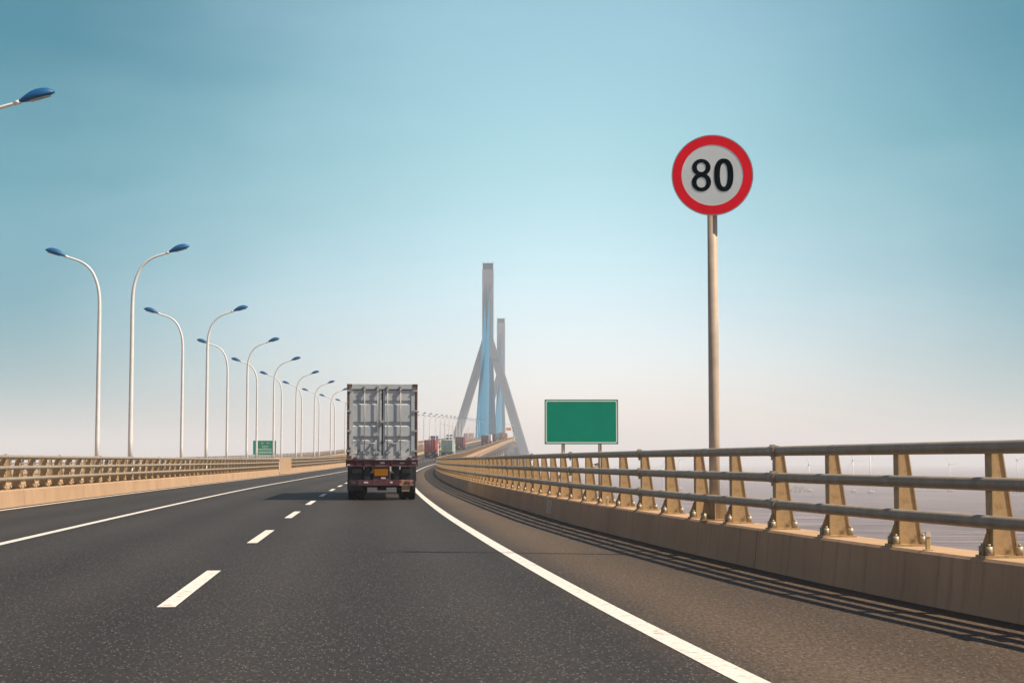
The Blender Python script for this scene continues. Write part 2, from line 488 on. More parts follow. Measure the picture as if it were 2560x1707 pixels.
for off in (-16.0, -12.38, -23.92):
    stripe(off, .19, 30, 1900)
z = 30
while z < 1500:
    stripe(-20.1, .19, z, z + 5.0); z += 11.72
tag(mk.build('road_markings', M['marking']), 'worn white lane lines and dashes painted on the asphalt', 'road marking', kind='structure')

# the bridge deck: two girders, with dark plates painted as shaded notches along the outer edge
deck = thing('bridge_deck', 'long concrete box girder deck curving right and climbing to the pylons', 'bridge')
def prof_r(z):
    d = 3.2 + 1.6 * max(0, min(1, (z - 500) / 450)); e = po(z) + .52
    return [(-8.67, -.04), (e, -.04), (e, -1.05), (4.4, -1.5), (3.0, -d), (-5.6, -d), (-7.0, -1.4), (-8.67, -.9)]
mb = MB(); mb.sweep(zrange(-40, 1990), prof_r); mb.build('girder', M['concrete'], deck)
mb = MB(); mb.sweep(zrange(-40, 1990), lambda z: [(2 * MID - a, h) for a, h in reversed(prof_r(max(z, 80)))]); mb.build('girder', M['concrete'], deck)
mb = MB(); mb.sweep(zrange(-40, 1990), [(-11.41, -.30), (-8.69, -.30), (-8.69, -.62), (-11.41, -.62)]); mb.build('median_slab', M['concrete'], deck)
mb = MB()
z = 205
while z < 1060:
    mtx = Matrix.Translation(at(z, po(z) + .52)) @ Matrix.Rotation(heading(z), 4, 'Z')
    mb.box(-.02, .018, -1.8, 1.8, -.72, -.22, mtx); z += 10.0
tag(mb.build('drain_slot', M['dark'], deck), kind='stuff')

# ------------------------------------------------------------------ parapets
def parapet(name, inner, sgn, label, z0=-30, z1=1950, gap=None, low=-1.0):
    def prof(z):
        i = inner(z) if callable(inner) else inner
        P = [(-.055, .0), (-.04, .10), (-.005, .455), (.02, .48), (.50, .48), (.53, .45), (.53, -.98), (.50, -.98), (.45, -.03), (-.055, -.03)]
        return [(i + sgn * a, h) for a, h in (P if sgn > 0 else P)]
    mb = MB()
    for (a, b) in ([(z0, z1)] if not gap else [(z0, gap[0]), (gap[1], z1)]):
        mb.sweep(zrange(a, b), prof)
    return tag(mb.build(name, M['parapet']), label, 'parapet wall')
GAP = (151.5, 165.0)
parapet('concrete_parapet', po, 1, 'low concrete wall along the right shoulder, in shade on its road side')
parapet('concrete_parapet', LI, -1, 'sunlit tan concrete wall along the left edge of our lanes', gap=GAP)
parapet('concrete_parapet', OPI, 1, 'concrete wall on the far side of the median lamps', 0)
parapet('concrete_parapet', OPO, -1, 'concrete wall along the outer edge of the oncoming carriageway', 0)

# ------------------------------------------------------------------ railings
RH = (.937, .626, .305)            # rail heights above the wall top
def post_bits():
    body = MB()
    body.box(.115, .130, -.078, .078, .022, .915)                     # road side flange
    body.prism([Vector((.130, -.008, .022)), Vector((.355, -.008, .022)), Vector((.225, -.008, .93)), Vector((.130, -.008, .93))], Vector((0, .016, 0)))
    d = Vector((.225 - .355, 0, .93 - .022)); nrm = Vector((d.z, 0, -d.x)).normalized() * .011
    p0, p1 = Vector((.355, -.018, .022)), Vector((.225, -.018, .93))
    body.prism([p0, p0 + nrm, p1 + nrm, p1], Vector((0, .036, 0)))     # sloping back flange
    body.prism([Vector((.045, -.009, .022)), Vector((.115, -.009, .022)), Vector((.115, -.009, .23)), Vector((.095, -.009, .23)), Vector((.045, -.009, .10))], Vector((0, .018, 0)))
    for h in RH: body.box(.095, .116, -.06, .06, h - .035, h + .035)
    plate = MB(); plate.box(.03, .40, -.115, .115, 0, .021)
    bolts = []
    for (bx, by) in ((.078, -.078), (.345, -.078), (.078, .078), (.345, .078)):
        b = MB(); b.cyl((bx, by, .021), .031, .075, 12); b.cyl((bx, by, .096), .014, .022, 8); bolts.append(b)
    return body, plate, bolts
PB, PP, PBO = post_bits()
whole = MB(); whole.merge(PB, Matrix()); whole.merge(PP, Matrix())
for b in PBO: whole.merge(b, Matrix())
lite = MB(); lite.merge(PB, Matrix()); lite.merge(PP, Matrix())
me_body = PB.mesh('post', M['post']); me_plate = PP.mesh('base_plate', M['post'])
me_bolts = [b.mesh('anchor_bolt', M['bolt']) for b in PBO]
me_whole = whole.mesh('post', M['post'])
sleeve = MB()
sleeve.tube([(0, -.16, 0), (0, .16, 0)], .0655, 14)
sleeve.box(-.012, .012, .05, .12, -.105, -.06); sleeve.box(-.03, .03, .06, .11, .058, .078)
me_sleeve = sleeve.mesh('rail_sleeve', M['rail'])

def railing(label, inner, sgn, z0, z1, zpost0, step, nparts, ndetail, gap=None, slab=True, rz1=None):
    root = thing('bridge_railing', label, 'railing')
    I = inner if callable(inner) else (lambda z: inner)
    rz1 = rz1 or z1
    for h in RH:
        mb = MB()
        for (a, b) in ([(z0, rz1)] if not gap else [(z0, gap[0] + 1.2), (gap[1] - .3, rz1)]):
            mb.tube([at(z, I(z) + sgn * .058, .48 + h) for z in zrange(a, b)], .057, 12)
        mb.build('rail', M['rail'], root)
    zs = []
    z = zpost0
    while z < z1:
        if not gap or z < gap[0] - .1 or z > gap[1] + .1: zs.append(z)
        z += step
    rest = MB()
    for k, z in enumerate(zs):
        p = at(z, I(z), .48); rz = heading(z) + (0 if sgn > 0 else math.pi)
        if k < nparts:
            o = link('post', me_body if k < ndetail else me_whole, root)
            o.location = p; o.rotation_euler = (0, 0, rz)
            if k < ndetail:
                link('base_plate', me_plate, o)
                for b in me_bolts: link('anchor_bolt', b, o)
        else:
            rest.merge(lite, Matrix.Translation(p) @ Matrix.Rotation(rz, 4, 'Z'))
    if rest.v: tag(rest.build('post', M['post'], root), kind='stuff')
    more = MB(); cnt = 0
    z = zpost0 + 2 * step
    while z < min(z1, 420):
        for h in RH:
            p = at(z - .25, I(z) + sgn * .058, .48 + h)
            if gap and gap[0] - 1 < z < gap[1] + 1: continue
            if cnt < 60:
                o = link('rail_sleeve', me_sleeve, root); o.location = p; o.rotation_euler = (0, 0, heading(z)); cnt += 1
            else:
                more.merge(sleeve, Matrix.Translation(p) @ Matrix.Rotation(heading(z), 4, 'Z'))
        z += 4 * step
    if more.v: tag(more.build('rail_sleeve', M['rail'], root), kind='stuff')
    return root
railing('three-bar tan steel railing on the right-hand wall, curving round the bend', po, 1, -20, 1070, 11.75 - 2 * 1.985, 1.985, 100, 22)
railing('three-bar tan railing on the sunlit wall left of our lanes', LI, -1, 20, 1070, 36, 2.0, 100, 10, gap=GAP)
railing('three-bar railing behind the median lamp posts facing the oncoming lanes', OPI, 1, 20, 1070, 36.6, 2.0, 100, 0)
railing('farthest railing on the outer edge of the oncoming carriageway', OPO, -1, 60, 1070, 60, 2.0, 60, 0)

# small delineator pegs on the wall tops
peg = MB(); peg.rbox(-.022, .022, -.012, .012, 0, .17, .006, 2); pegb = MB(); pegb.rbox(-.024, .024, -.016, -.0125, .125, .165, .003, 2, 'y')
foot = MB(); foot.box(-.04, .04, -.03, .03, 0, .008)
me_peg = peg.mesh('peg_stem', M['flaptan']); me_pegb = pegb.mesh('reflector', M['reflect']); me_foot = foot.mesh('foot_plate', M['bolt'])
M['peg'] = paint('peg_yellow', (.50, .38, .16), .6)
me_peg.materials[0] = M['peg']
def pegs(zs, inner, sgn, lab):
    for k, z in enumerate(zs):
        i = inner(z) if callable(inner) else inner
        t = thing('delineator_peg', lab % ORD[k], 'delineator', at(z, i + sgn * .03 + sgn * .045, .48), heading(z), 'delineator pegs on the walls')
        for nm, me in (('stem', me_peg), ('reflector', me_pegb), ('foot_plate', me_foot)): link(nm, me, t)
pegs([14.9 + 15.8 * k for k in range(4)], po, 1, '%s short yellow peg from the right edge along the right-hand wall top')
pegs([48.0 + 15.8 * k for k in range(5)], LI, -1, '%s short yellow peg from the left edge along the left wall top')

# faded white stencil on the shaded wall face
mb = MB()
rr = random.Random(3)
zm = 38.6
mt = Matrix.Translation(at(zm, po(zm), 0)) @ Matrix.Rotation(heading(zm), 4, 'Z')
for k in range(6):
    h0 = .10 + k * .05; xo = -.04 + (h0 + .015 - .10) * .0986
    for q in range(2):
        y0 = -.55 + .55 * q
        mb.box(xo - .008, xo + .004, y0, y0 + .30 + .2 * rr.random(), h0, h0 + .034, mt)
M['stencil'] = paint('stencil_white', (.60, .57, .53), .7, 0, .15, 30, (.3, .22, .15), (.5, .65), 40)
tag(mb.build('wall_stencil', M['stencil']), 'small faded white stencil mark on the shaded right-hand wall', 'wall marking')

# ------------------------------------------------------------------ concrete closing block in the median gap
blk = thing('barrier_block', 'tan concrete block with rounded top filling the gap in the left railing', 'barrier', at(158.2, LI - .02), heading(158.2))
mb = MB(); mb.rbox(-.52, .07, -6.5, 6.6, .03, 1.50, .20, 4, 'x')
mb.build('body', M['parapet'], blk, .01)
mb = MB(); mb.rbox(-.56, .12, -6.62, 6.7, 0, .12, .03, 2, 'y'); mb.build('plinth', M['parapet'], blk)
mb = MB(); mb.box(.0, .085, -6.53, -6.40, .25, 1.15); mb.build('edge_strip', M['white'], blk)

# ------------------------------------------------------------------ street lamps
ARM = [(0, .0, 1.0), (0, 0, 2.2), (0, 0, 6.6), (0, 0, 8.2), (.03, 0, 8.85), (.12, 0, 9.32), (.30, 0, 9.78), (.56, 0, 10.12), (.90, 0, 10.34), (1.25, 0, 10.47), (1.56, 0, 10.56)]
ARR = [.105, .10, .088, .08, .072, .066, .060, .055, .05, .047, .045]
def lamp_head_mesh():
    top = MB(); N = 14; K = 18
    prof = [(0, .055, .055), (.06, .075, .075), (.18, .12, .13), (.34, .165, .19), (.5, .18, .215), (.66, .17, .205), (.8, .13, .165), (.9, .08, .10), (.965, .018, .03)]
    o = 0
    for (x, w, h) in prof:
        for k in range(K):
            th = 2 * math.pi * k / K
            y = w * math.cos(th); zz = math.sin(th)
            zz = h * zz if zz > 0 else .055 * (w / .168) * zz
            top.v.append((x, y, zz + .02))
    for i in range(len(prof) - 1):
        for k in range(K):
            k2 = (k + 1) % K
            top.face((i*K + k, i*K + k2, (i+1)*K + k2, (i+1)*K + k), True)
    top.face(list(range(K))); top.face([(len(prof) - 1) * K + k for k in range(K)])
    lens = MB()
    pr = [(.30, .09), (.42, .115), (.6, .115), (.74, .09), (.83, .05)]
    for (x, w) in pr:
        for k in range(8):
            th = math.pi + math.pi * k / 7
            lens.v.append((x, w * math.cos(th), -.028 + .035 * math.sin(th)))
    for i in range(len(pr) - 1):
        for k in range(7): lens.face((i*8 + k, i*8 + k + 1, (i+1)*8 + k + 1, (i+1)*8 + k), True)
    neck = MB(); neck.tube([(-.12, 0, .02), (.05, 0, .022)], [.056, .062], 12)
    return top, lens, neck
def street_lamp():
    t = thing('street_lamp', 'x', 'street lamp')
    pts = [Vector(p) for p in ARM]
    fine, rad = [], []
    for i in range(len(pts) - 1):
        p0, p1, p2, p3 = pts[max(i-1, 0)], pts[i], pts[i+1], pts[min(i+2, len(pts)-1)]
        sub = 1 if i < 2 else 4
        for q in range(sub):
            u = q / sub
            fine.append(.5 * ((2*p1) + (p2 - p0)*u + (2*p0 - 5*p1 + 4*p2 - p3)*u*u + (3*p1 - p0 - 3*p2 + p3)*u**3))
            rad.append(ARR[i] + (ARR[i+1] - ARR[i]) * u)
    fine.append(pts[-1]); rad.append(ARR[-1])
    mb = MB(); mb.tube(fine, rad, 12); pole = mb.build('pole', M['pole'], t)
    mb = MB(); mb.cyl((0, 0, .50), .135, .5, 16); mb.cyl((0, 0, 1.0), .135, .06, 16, .106); mb.box(-.02, .14, -.06, .06, .62, .90)
    mb.build('pole_base', M['pole'], t)
    mb = MB(); mb.box(-.18, .18, -.18, .18, .48, .50); mb.build('flange', M['bolt'], t)
    mb = MB(); mb.rbox(-.22, .22, -.22, .22, -.30, .479, .03, 2); mb.build('pedestal', M['parapet'], t)
    top, lens, neck = lamp_head_mesh()
    hd = top.build('lamp_head', M['lamp'], t); hd.location = (1.56, 0, 10.55); hd.rotation_euler = (0, R(-17), 0)
    lens.build('lens', M['lens'], hd); neck.build('neck', M['pole'], hd)
    return remember(t)
LAMP = street_lamp()
def img(p):
    c, s_ = math.cos(R(4.065)), math.sin(R(4.065))
    q = Vector(p) - Vector((0, 0, 1.3))
    d = q.y * c + q.z * s_
    return 1280 + 4200 * q.x / d, 853.5 - 4200 * (q.z * c - q.y * s_) / d
RZ = [43.6, 75, 104.5, 132, 157, 183, 208, 233] + [258 + 26.5 * k for k in range(31)]
first = True
nl = {'a': 0, 'b': 0}; nr = {'a': 0, 'b': 0}
LK = [(43, -8.72), (75, -8.8), (104, -8.82), (132, -9.02), (157, -9.15), (233, -9.3), (400, -9.4), (2000, -9.4)]
for (row, doff, flip, cnt) in (('right', 0, 0, nr), ('left', -1.75, math.pi, nl)):
    for k, z in enumerate(RZ):
        if row == 'left' and k == 0: continue
        zz = z + (.0 if row == 'right' else 1.8)
        off = hermite(LK, z) + doff
        p = at(zz, off)
        hx, hy = img(p + Vector((2 if row == 'right' else -2, 0, 10.6)))
        side = 'our lanes' if row == 'right' else 'the oncoming lanes'
        if hx < 872:
            cnt['a'] += 1
            lab = '%s blue-headed lamp post from the left edge arching %s over %s' % (ORD[cnt['a'] - 1], row, side)
            if row == 'right' and k == 0: lab = 'nearest street lamp, only its blue head and arm showing at the left edge'
            grp = 'street lamps left of the truck'
        elif hx < 1046:
            lab = 'blue-headed lamp post behind the grey truck reaching %s over %s' % (row, side); grp = 'street lamps behind the truck'
        else:
            cnt['b'] += 1
            lab = '%s far lamp post right of the truck arching %s over %s' % (ORD[cnt['b'] - 1], row, side)
            grp = 'distant street lamps right of the truck'
        if first:
            o = LAMP; o.location = p; o.rotation_euler = (0, 0, heading(z) + flip); o['label'] = lab; o['group'] = grp; first = False
        else:
            dup(LAMP, p, heading(z) + flip, lab, grp)
for k in range(11):
    z = 800 + 27 * k
    o = dup(LAMP, at(z, OPO - .3), heading(z), '%s low far lamp from the left beyond the oncoming carriageway' % ORD[k], 'outer lamps of the oncoming carriageway')
    o.scale = (1, 1, .80 - .025 * k)

# ------------------------------------------------------------------ speed limit sign
def curve_mesh(name, splines, mat, depth):
    cd = bpy.data.curves.new(name, 'CURVE'); cd.dimensions = '2D'; cd.fill_mode = 'BOTH'; cd.extrude = depth
    for pts in splines:
        sp = cd.splines.new('POLY'); sp.points.add(len(pts) - 1)
        for q, (x, y) in zip(sp.points, pts): q.co = (x, y, 0, 1)
        sp.use_cyclic_u = True
    o = bpy.data.objects.new(name, cd); COL.objects.link(o)
    dg = bpy.context.evaluated_depsgraph_get()
    me = bpy.data.meshes.new_from_object(o.evaluated_get(dg))
    bpy.data.objects.remove(o)
    me.name = name; me.materials.clear(); me.materials.append(mat)
    return me
def superell(cx_, cy_, a, b, n=2.0, N=48):
    out = []
    for k in range(N):
        t = 2 * math.pi * k / N; c, s_ = math.cos(t), math.sin(t)
        out.append((cx_ + a * math.copysign(abs(c) ** (2 / n), c), cy_ + b * math.copysign(abs(s_) ** (2 / n), s_)))
    return out
def ring(r0, r1, N=72):
    return [[(r1 * math.cos(2*math.pi*k/N), r1 * math.sin(2*math.pi*k/N)) for k in range(N)],
            [(r0 * math.cos(-2*math.pi*k/N), r0 * math.sin(-2*math.pi*k/N)) for k in range(N)]]
zsn = 23.3
sign = thing('speed_limit_sign', 'round red-rimmed 80 speed limit sign on a tall steel pole behind the right railing', 'road sign', (2.80, zsn, .48), R(-4.0))
PT = 5.27 - .48                      # disc centre above the wall top
mb = MB(); mb.tube([(0, 0, .02), (0, 0, 1.2), (0, 0, PT + .42)], [.075, .074, .068], 24); mb.build('pole', M['galv'], sign)
mb = MB(); mb.rbox(-.20, .20, -.20, .20, 0, .022, .015, 2); mb.build('base_plate', M['post'], sign)
for k in range(4):
    mb = MB(); a = k * math.pi / 2 + math.pi / 4 * 0
    mtx = Matrix.Rotation(a, 4, 'Z')
    mb.prism([mtx @ Vector((.07, -.007, .022)), mtx @ Vector((.185, -.007, .022)), mtx @ Vector((.14, -.007, .30)), mtx @ Vector((.072, -.007, .36))], mtx @ Vector((0, .014, 0)))
    mb.build('gusset', M['post'], sign)
for (bx, by) in ((-.155, -.155), (.155, -.155), (-.155, .155), (.155, .155)):
    mb = MB(); mb.cyl((bx, by, .022), .032, .08, 12); mb.cyl((bx, by, .10), .014, .022, 8); mb.build('anchor_bolt', M['bolt'], sign)
RD = .567
def lay(me, name, y, parent):
    o = link(name, me, parent); o.location = (0, y, PT); o.rotation_euler = (R(90), 0, 0); return o
mb = MB(); mb.tube([(0, -.098, PT), (0, -.108, PT)], RD - .012, 72, smooth=False); mb.build('sign_panel', M['signwhite'], sign)
lay(curve_mesh('red_ring', ring(RD * .755, RD * .975), M['signred'], .001), 'red_ring', -.1095, sign)
lay(curve_mesh('panel_rim', ring(RD - .0115, RD), M['rim'], .010), 'panel_rim', -.100, sign)
def eight():
    # union outline of two ovals, their holes, built from angles
    a1, b1, c1 = .128, .119, .1095    # upper
    a2, b2, c2 = .134, .130, -.098    # lower
    pts, N = [], 120
    def inside(x, y, a, b, c): return (x / a) ** 2 + ((y - c) / b) ** 2 < 1
    up = [(a1 * math.cos(t), c1 + b1 * math.sin(t)) for t in [(-math.pi/2) + 2*math.pi*k/N for k in range(N)]]
    lo = [(a2 * math.cos(t), c2 + b2 * math.sin(t)) for t in [(math.pi/2) + 2*math.pi*k/N for k in range(N)]]
    up = [p for p in up if not inside(*p, a2, b2, c2)]
    lo = [p for p in lo if not inside(*p, a1, b1, c1)]
    return [up + lo, superell(0, c1 + .002, .062, .066, 2.1), superell(0, c2 - .002, .067, .074, 2.1)]
g8 = [[(x * 1.0 - .152, y) for x, y in s_] for s_ in eight()]
g0 = [superell(.158, 0, .134, .231, 2.35), superell(.158, 0, .053, .166, 2.3)]
lay(curve_mesh('numerals', g8 + g0, M['signblack'], .001), 'numerals', -.1098, sign)
for h in (-.25, .25):
    mb = MB(); mb.tube([(0, 0, PT + h - .025), (0, 0, PT + h + .025)], .082, 16); mb.box(-.35, .35, -.098, -.080, PT + h - .02, PT + h + .02)
    mb.build('clamp', M['rim'], sign)

# ------------------------------------------------------------------ blank green sign behind the railing
zg = 45.0; kg = zg / 4200 * .9985
gx = lambda px: (px - 1280) * kg
gh = lambda py: 1.3 + zg * math.tan(math.atan((853.5 - py) / 4200) + R(4.065))
gs = thing('green_sign', 'blank green board with white border on two posts outside the right railing', 'road sign', (gx(1453.5), zg, 0), 0)
w, h0, h1 = 184 * kg / 2, gh(1110), gh(998.5)
mb = MB(); mb.rbox(-w, w, -.012, .012, h0, h1, .012, 2, 'y'); mb.build('sign_board', M['green'], gs)
def rrect(w_, h_, r, N=6):
    pts = []
    for (sx, sy, st) in ((1, 1, 0), (-1, 1, 90), (-1, -1, 180), (1, -1, 270)):
        for k in range(N + 1):
            t = R(st + 90 * k / N); pts.append((sx * (w_ - r) + r * math.cos(t), sy * (h_ - r) + r * math.sin(t)))
    return pts
hh = (h1 - h0) / 2
bo = link('border', curve_mesh('border', [rrect(w - .028, hh - .028, .05), rrect(w - .058, hh - .058, .03)], M['greenwhite'], .001), gs)
bo.location = (0, -.0145, (h0 + h1) / 2); bo.rotation_euler = (R(90), 0, 0)
for px in (1408, 1500):
    x = gx(px) - gx(1453.5)
    mb = MB(); mb.tube([(x, .065, -.55), (x, .065, h1 - .1)], .047, 16); mb.build('post', M['galv'], gs)
    mb = MB()
    for q in (.18, .5, .82): mb.box(x - .07, x + .07, .0125, .03, h0 + (h1 - h0) * q - .03, h0 + (h1 - h0) * q + .03)
    mb.build('clamp', M['rim'], gs)
xa, xb = gx(1352) - gx(1453.5), gx(1500) - gx(1453.5)
mb = MB(); mb.tube([(xa, .10, gh(1207)), (xb, .10, gh(1160))], .052, 14); mb.build('brace', M['galv'], gs)
mb = MB(); mb.box(xa - .12, xb + .12, .02, .12, -.60, -.50); mb.build('bracket_beam', M['galv'], gs)

# ------------------------------------------------------------------ lettered green sign beyond the oncoming lanes
zc = 246.0; kc = zc / 4200
cs = thing('information_sign', 'green information board with yellow and white lettering behind the left lamp posts', 'road sign', ((662.5 - 1280) * kc, zc, 0), 0)
ch = lambda py: 1.3 + zc * math.tan(math.atan((853.5 - py) / 4200) + R(4.065))
w, h0, h1 = 57 * kc / 2, ch(1136), ch(1101)
mb = MB(); mb.rbox(-w, w, -.03, .03, h0, h1, .03, 2, 'y'); mb.build('sign_board', M['green'], cs)
for sx in (-.6, .6):
    mb = MB(); mb.tube([(sx * w, .12, -1.5), (sx * w, .12, h1 - .15)], .08, 12); mb.build('post', M['galv'], cs)
cp = lambda px: (px - 662.5) * kc
def glyphs(x0, x1, y0, y1, n, gapf, seed, mb):
    """small dense brush-like characters, each a few horizontal and vertical strokes"""
    rg = random.Random(seed); cw = (x1 - x0) / n
    for k in range(n):
        a, b = x0 + cw * (k + gapf / 2), x0 + cw * (k + 1 - gapf / 2)
        hgt = y1 - y0; th = hgt * .19
        lv = 3
        for q in range(lv):
            yy = y0 + hgt * (q + .5) / lv
            ia = a + (b - a) * rg.uniform(0, .15); ib = b - (b - a) * rg.uniform(0, .15)
            mb.box(ia, ib, -.036, -.033, yy - th / 2, yy + th / 2)
        for q in range(2):
            xx = a + (b - a) * (q + .5) / 2 + (b - a) * rg.uniform(-.1, .1)
            mb.box(xx - th / 2, xx + th / 2, -.040, -.037, y0, y1)
mb = MB(); glyphs(cp(653), cp(660), ch(1109), ch(1105.5), 2, .1, 1, mb); glyphs(cp(667.5), cp(675), ch(1109), ch(1105.5), 2, .1, 2, mb)
mb.build('yellow_lettering', M['yellow'], cs)
mb = MB(); glyphs(cp(655.5), cp(672), ch(1117), ch(1113.7), 4, .35, 3, mb); glyphs(cp(643), cp(680), ch(1124), ch(1121), 13, .12, 4, mb)
glyphs(cp(656), cp(671), ch(1119.7), ch(1118.3), 10, .2, 5, mb); glyphs(cp(648), cp(680), ch(1126.6), ch(1125.4), 24, .2, 6, mb)
mb.build('white_lettering', M['greenwhite'], cs)
mb = MB(); mb.box(cp(647), cp(681), -.037, -.031, ch(1133), ch(1128)); mb.build('pale_panel', M['palegreen'], cs)

# ------------------------------------------------------------------ pylons with their cables
def pylon(zc_, label):
    off = MID
    e = ez(zc_)
    base = at(zc_, off, 0); base.z = 0
    root = thing('bridge_pylon', label, 'bridge pylon', base, heading(zc_), 'cable-stayed bridge pylons')
    TOP, SPL, APEX = 123.6, 79.0, 66.0
    D = 3.4                                                   # half depth along the bridge
    col = MB()
    # column with recessed slots for the cables: three ribs front and back on a core
    col.box(-3.55, 3.55, -D + .5, D - .5, SPL, TOP)
    for (a, b) in ((-3.6, -1.55), (-.75, .75), (1.55, 3.6)):
        col.box(a, b, -D, D, SPL - .0, TOP - .3 if abs(a) < 1 else TOP - .3)
    col.box(-3.62, 3.62, -D - .02, D + .02, TOP - 9.0, TOP + .05)
    col.prism([Vector((-3.6, -D, SPL)), Vector((3.6, -D, SPL)), Vector((3.6 + .305 * (SPL - APEX), -D, APEX)), Vector((2.4, -D, APEX)),
               Vector((1.2, -D, APEX + 1.5)), Vector((-1.2, -D, APEX + 1.5)), Vector((-2.4, -D, APEX)), Vector((-3.6 - .305 * (SPL - APEX), -D, APEX))], Vector((0, 2 * D, 0)))
    col.build('column', M['pylon'], root)
    cap = MB(); cap.box(-3.1, 3.1, -2.7, 2.7, TOP + .05, TOP + 4.2); cp_ = cap.build('cap', M['capglass'], root)
    fr = MB()
    for sx in (-1, 1):
        fr.box(sx * 3.3 - .12, sx * 3.3 + .12, -3.0, 3.0, TOP + .05, TOP + 4.6)
    fr.box(-3.4, 3.4, -2.9, -2.72, TOP + 4.0, TOP + 4.35)
    fr.build('cap_frame', M['pylon'], cp_)
    for sx in (-3.3, 0, 3.3):
        mb = MB(); mb.tube([(sx, 0, TOP + 4.2), (sx, 0, TOP + (6.4 if sx else 8.0))], .09, 6); mb.build('lightning_rod', M['rim'], root)
    k = .305
    for sg in (-1, 1):
        mb = MB()
        out = lambda h: 3.6 + k * (SPL - h)
        def leg(h0, h1, w0, w1, o0=None, o1=None):
            a0, a1 = out(h0) if o0 is None else o0, out(h1) if o1 is None else o1
            mb.prism([Vector((sg * (a1), -D * .95, h1)), Vector((sg * (a1 - w1), -D * .95, h1)), Vector((sg * (a0 - w0), -D * .95, h0)), Vector((sg * a0, -D * .95, h0))], Vector((0, D * 1.9, 0)))
        leg(APEX + .1, 5.0, 5.2, 5.6)
        leg(5.0, SEA + 4, 5.6, 6.6, out(5.0), out(5.0) - 6.0)
        mb.build('leg', M['pylon'], root)
        mb = MB(); mb.box(sg * 26.5 - 3.6 if sg > 0 else -26.5 - 1.0, sg * 26.5 + 1.0 if sg > 0 else -26.5 + 3.6, -D - .6, D + .6, 4.4, 5.1)
        mb.build('ledge', M['concrete'], root)
        for q in (-1, 1):
            mb = MB(); mb.tube([(sg * 27.2, q * 3, 5.1), (sg * 27.2, q * 3, 7.4)], .07, 6); mb.tube([(sg * 27.2, q * 3, 7.2), (sg * 28.6, q * 3, 7.4)], .05, 6); mb.build('davit', M['rim'], root)
    mb = MB(); mb.box(-21.5, 21.5, -D * .8, D * .8, e - 8.4, e - 4.9); mb.build('crossbeam', M['pylon'], root)
    mb = MB(); mb.box(-20.6, 20.6, -1.2, 1.2, SEA + 3, e - 8.5); mb.build('pier_wall', M['pylon'], root)
    mb = MB(); mb.rbox(-30, 30, -9, 9, SEA - .8, SEA + 4.2, 3, 4); mb.build('footing', M['concrete'], root)
    # safety net hung below the deck, with its scaffold poles
    mb = MB()
    for i in range(10):
        x = 4.6 + i * 1.7
        mb.tube([(x, -D - .5, e - 11), (x, -D - .5, e - 5.0 + .5 * math.sin(i))], .06, 5, smooth=False)
    for i in range(6): mb.tube([(4.6, -D - .5, e - 11 + i * 1.2), (20.4, -D - .5, e - 11 + i * 1.2)], .06, 5, smooth=False)
    mb.build('scaffold', M['net'], root)
    mb = MB()
    for (a, b) in (((12.4, e - 1.8), (22.5, e - 9.6)), ((12.4, e - 1.8), (5.0, e - 9.0)), ((12.4, e - 1.8), (12.4, e - 10)), ((12.4, e - 1.8), (17.0, e - 10)), ((12.4, e - 1.8), (20.0, e - 9.8))):
        p, q = Vector((a[0], -D - .7, a[1])), Vector((b[0], -D - .7, b[1]))
        mb.tube([p + (q - p) * t / 8 - Vector((0, 0, 1.4 * math.sin(math.pi * t / 8))) for t in range(9)], .09, 5)
    mb.build('guy_rope', M['net'], root)
    inv = (Matrix.Translation(base) @ Matrix.Rotation(heading(zc_), 4, 'Z')).inverted()
    for sg in (-1, 1):
        for sx in (-1.15, 1.15):
            for i in range(24):
                f = i / 23
                za = zc_ + sg * (16 + 178 * f)
                pa = inv @ at(za, MID + sx * .9, .3)
                hb = APEX + 6 + (TOP - 12 - APEX - 6) * f ** .85
                pb = Vector((sx, sg * (D - .45), hb))
                mb = MB(); mb.tube([pb, pa], .17, 6, caps=False); mb.build('stay_cable', M['cable'], root)
    return root
pylon(1075, 'near concrete pylon with splayed legs and blue stay cables, taller in view')
pylon(1495, 'far hazy concrete pylon with blue cables, partly hidden behind the near one')

# approach piers
for k, z in enumerate(range(300, 1060, 60)):
    for j, off in enumerate((-2.0, 2 * MID + 2.0)):
        if j == 1 and k % 2: pass
        t = thing('bridge_pier', '%s concrete pier from the bend, under %s' % (ORD[k], 'our carriageway' if j == 0 else 'the oncoming carriageway'), 'bridge pier', (*at(z, off).xy, SEA), heading(z), 'approach piers')
        d = 3.2 + 1.6 * max(0, min(1, (z - 500) / 450)); top = ez(z) - d - SEA
        mb = MB(); mb.rbox(-3.2, 3.2, -1.3, 1.3, 3.0, top - 1.8, .5, 3); mb.build('shaft', M['concrete'], t)
        mb = MB(); mb.prism([Vector((-3.2, -1.4, top - 1.8)), Vector((3.2, -1.4, top - 1.8)), Vector((4.3, -1.4, top - .02)), Vector((-4.3, -1.4, top - .02))], Vector((0, 2.8, 0))); mb.build('cap', M['concrete'], t)
        mb = MB(); mb.rbox(-5, 5, -3.6, 3.6, -.8, 3.0, 1, 3); mb.build('footing', M['concrete'], t)

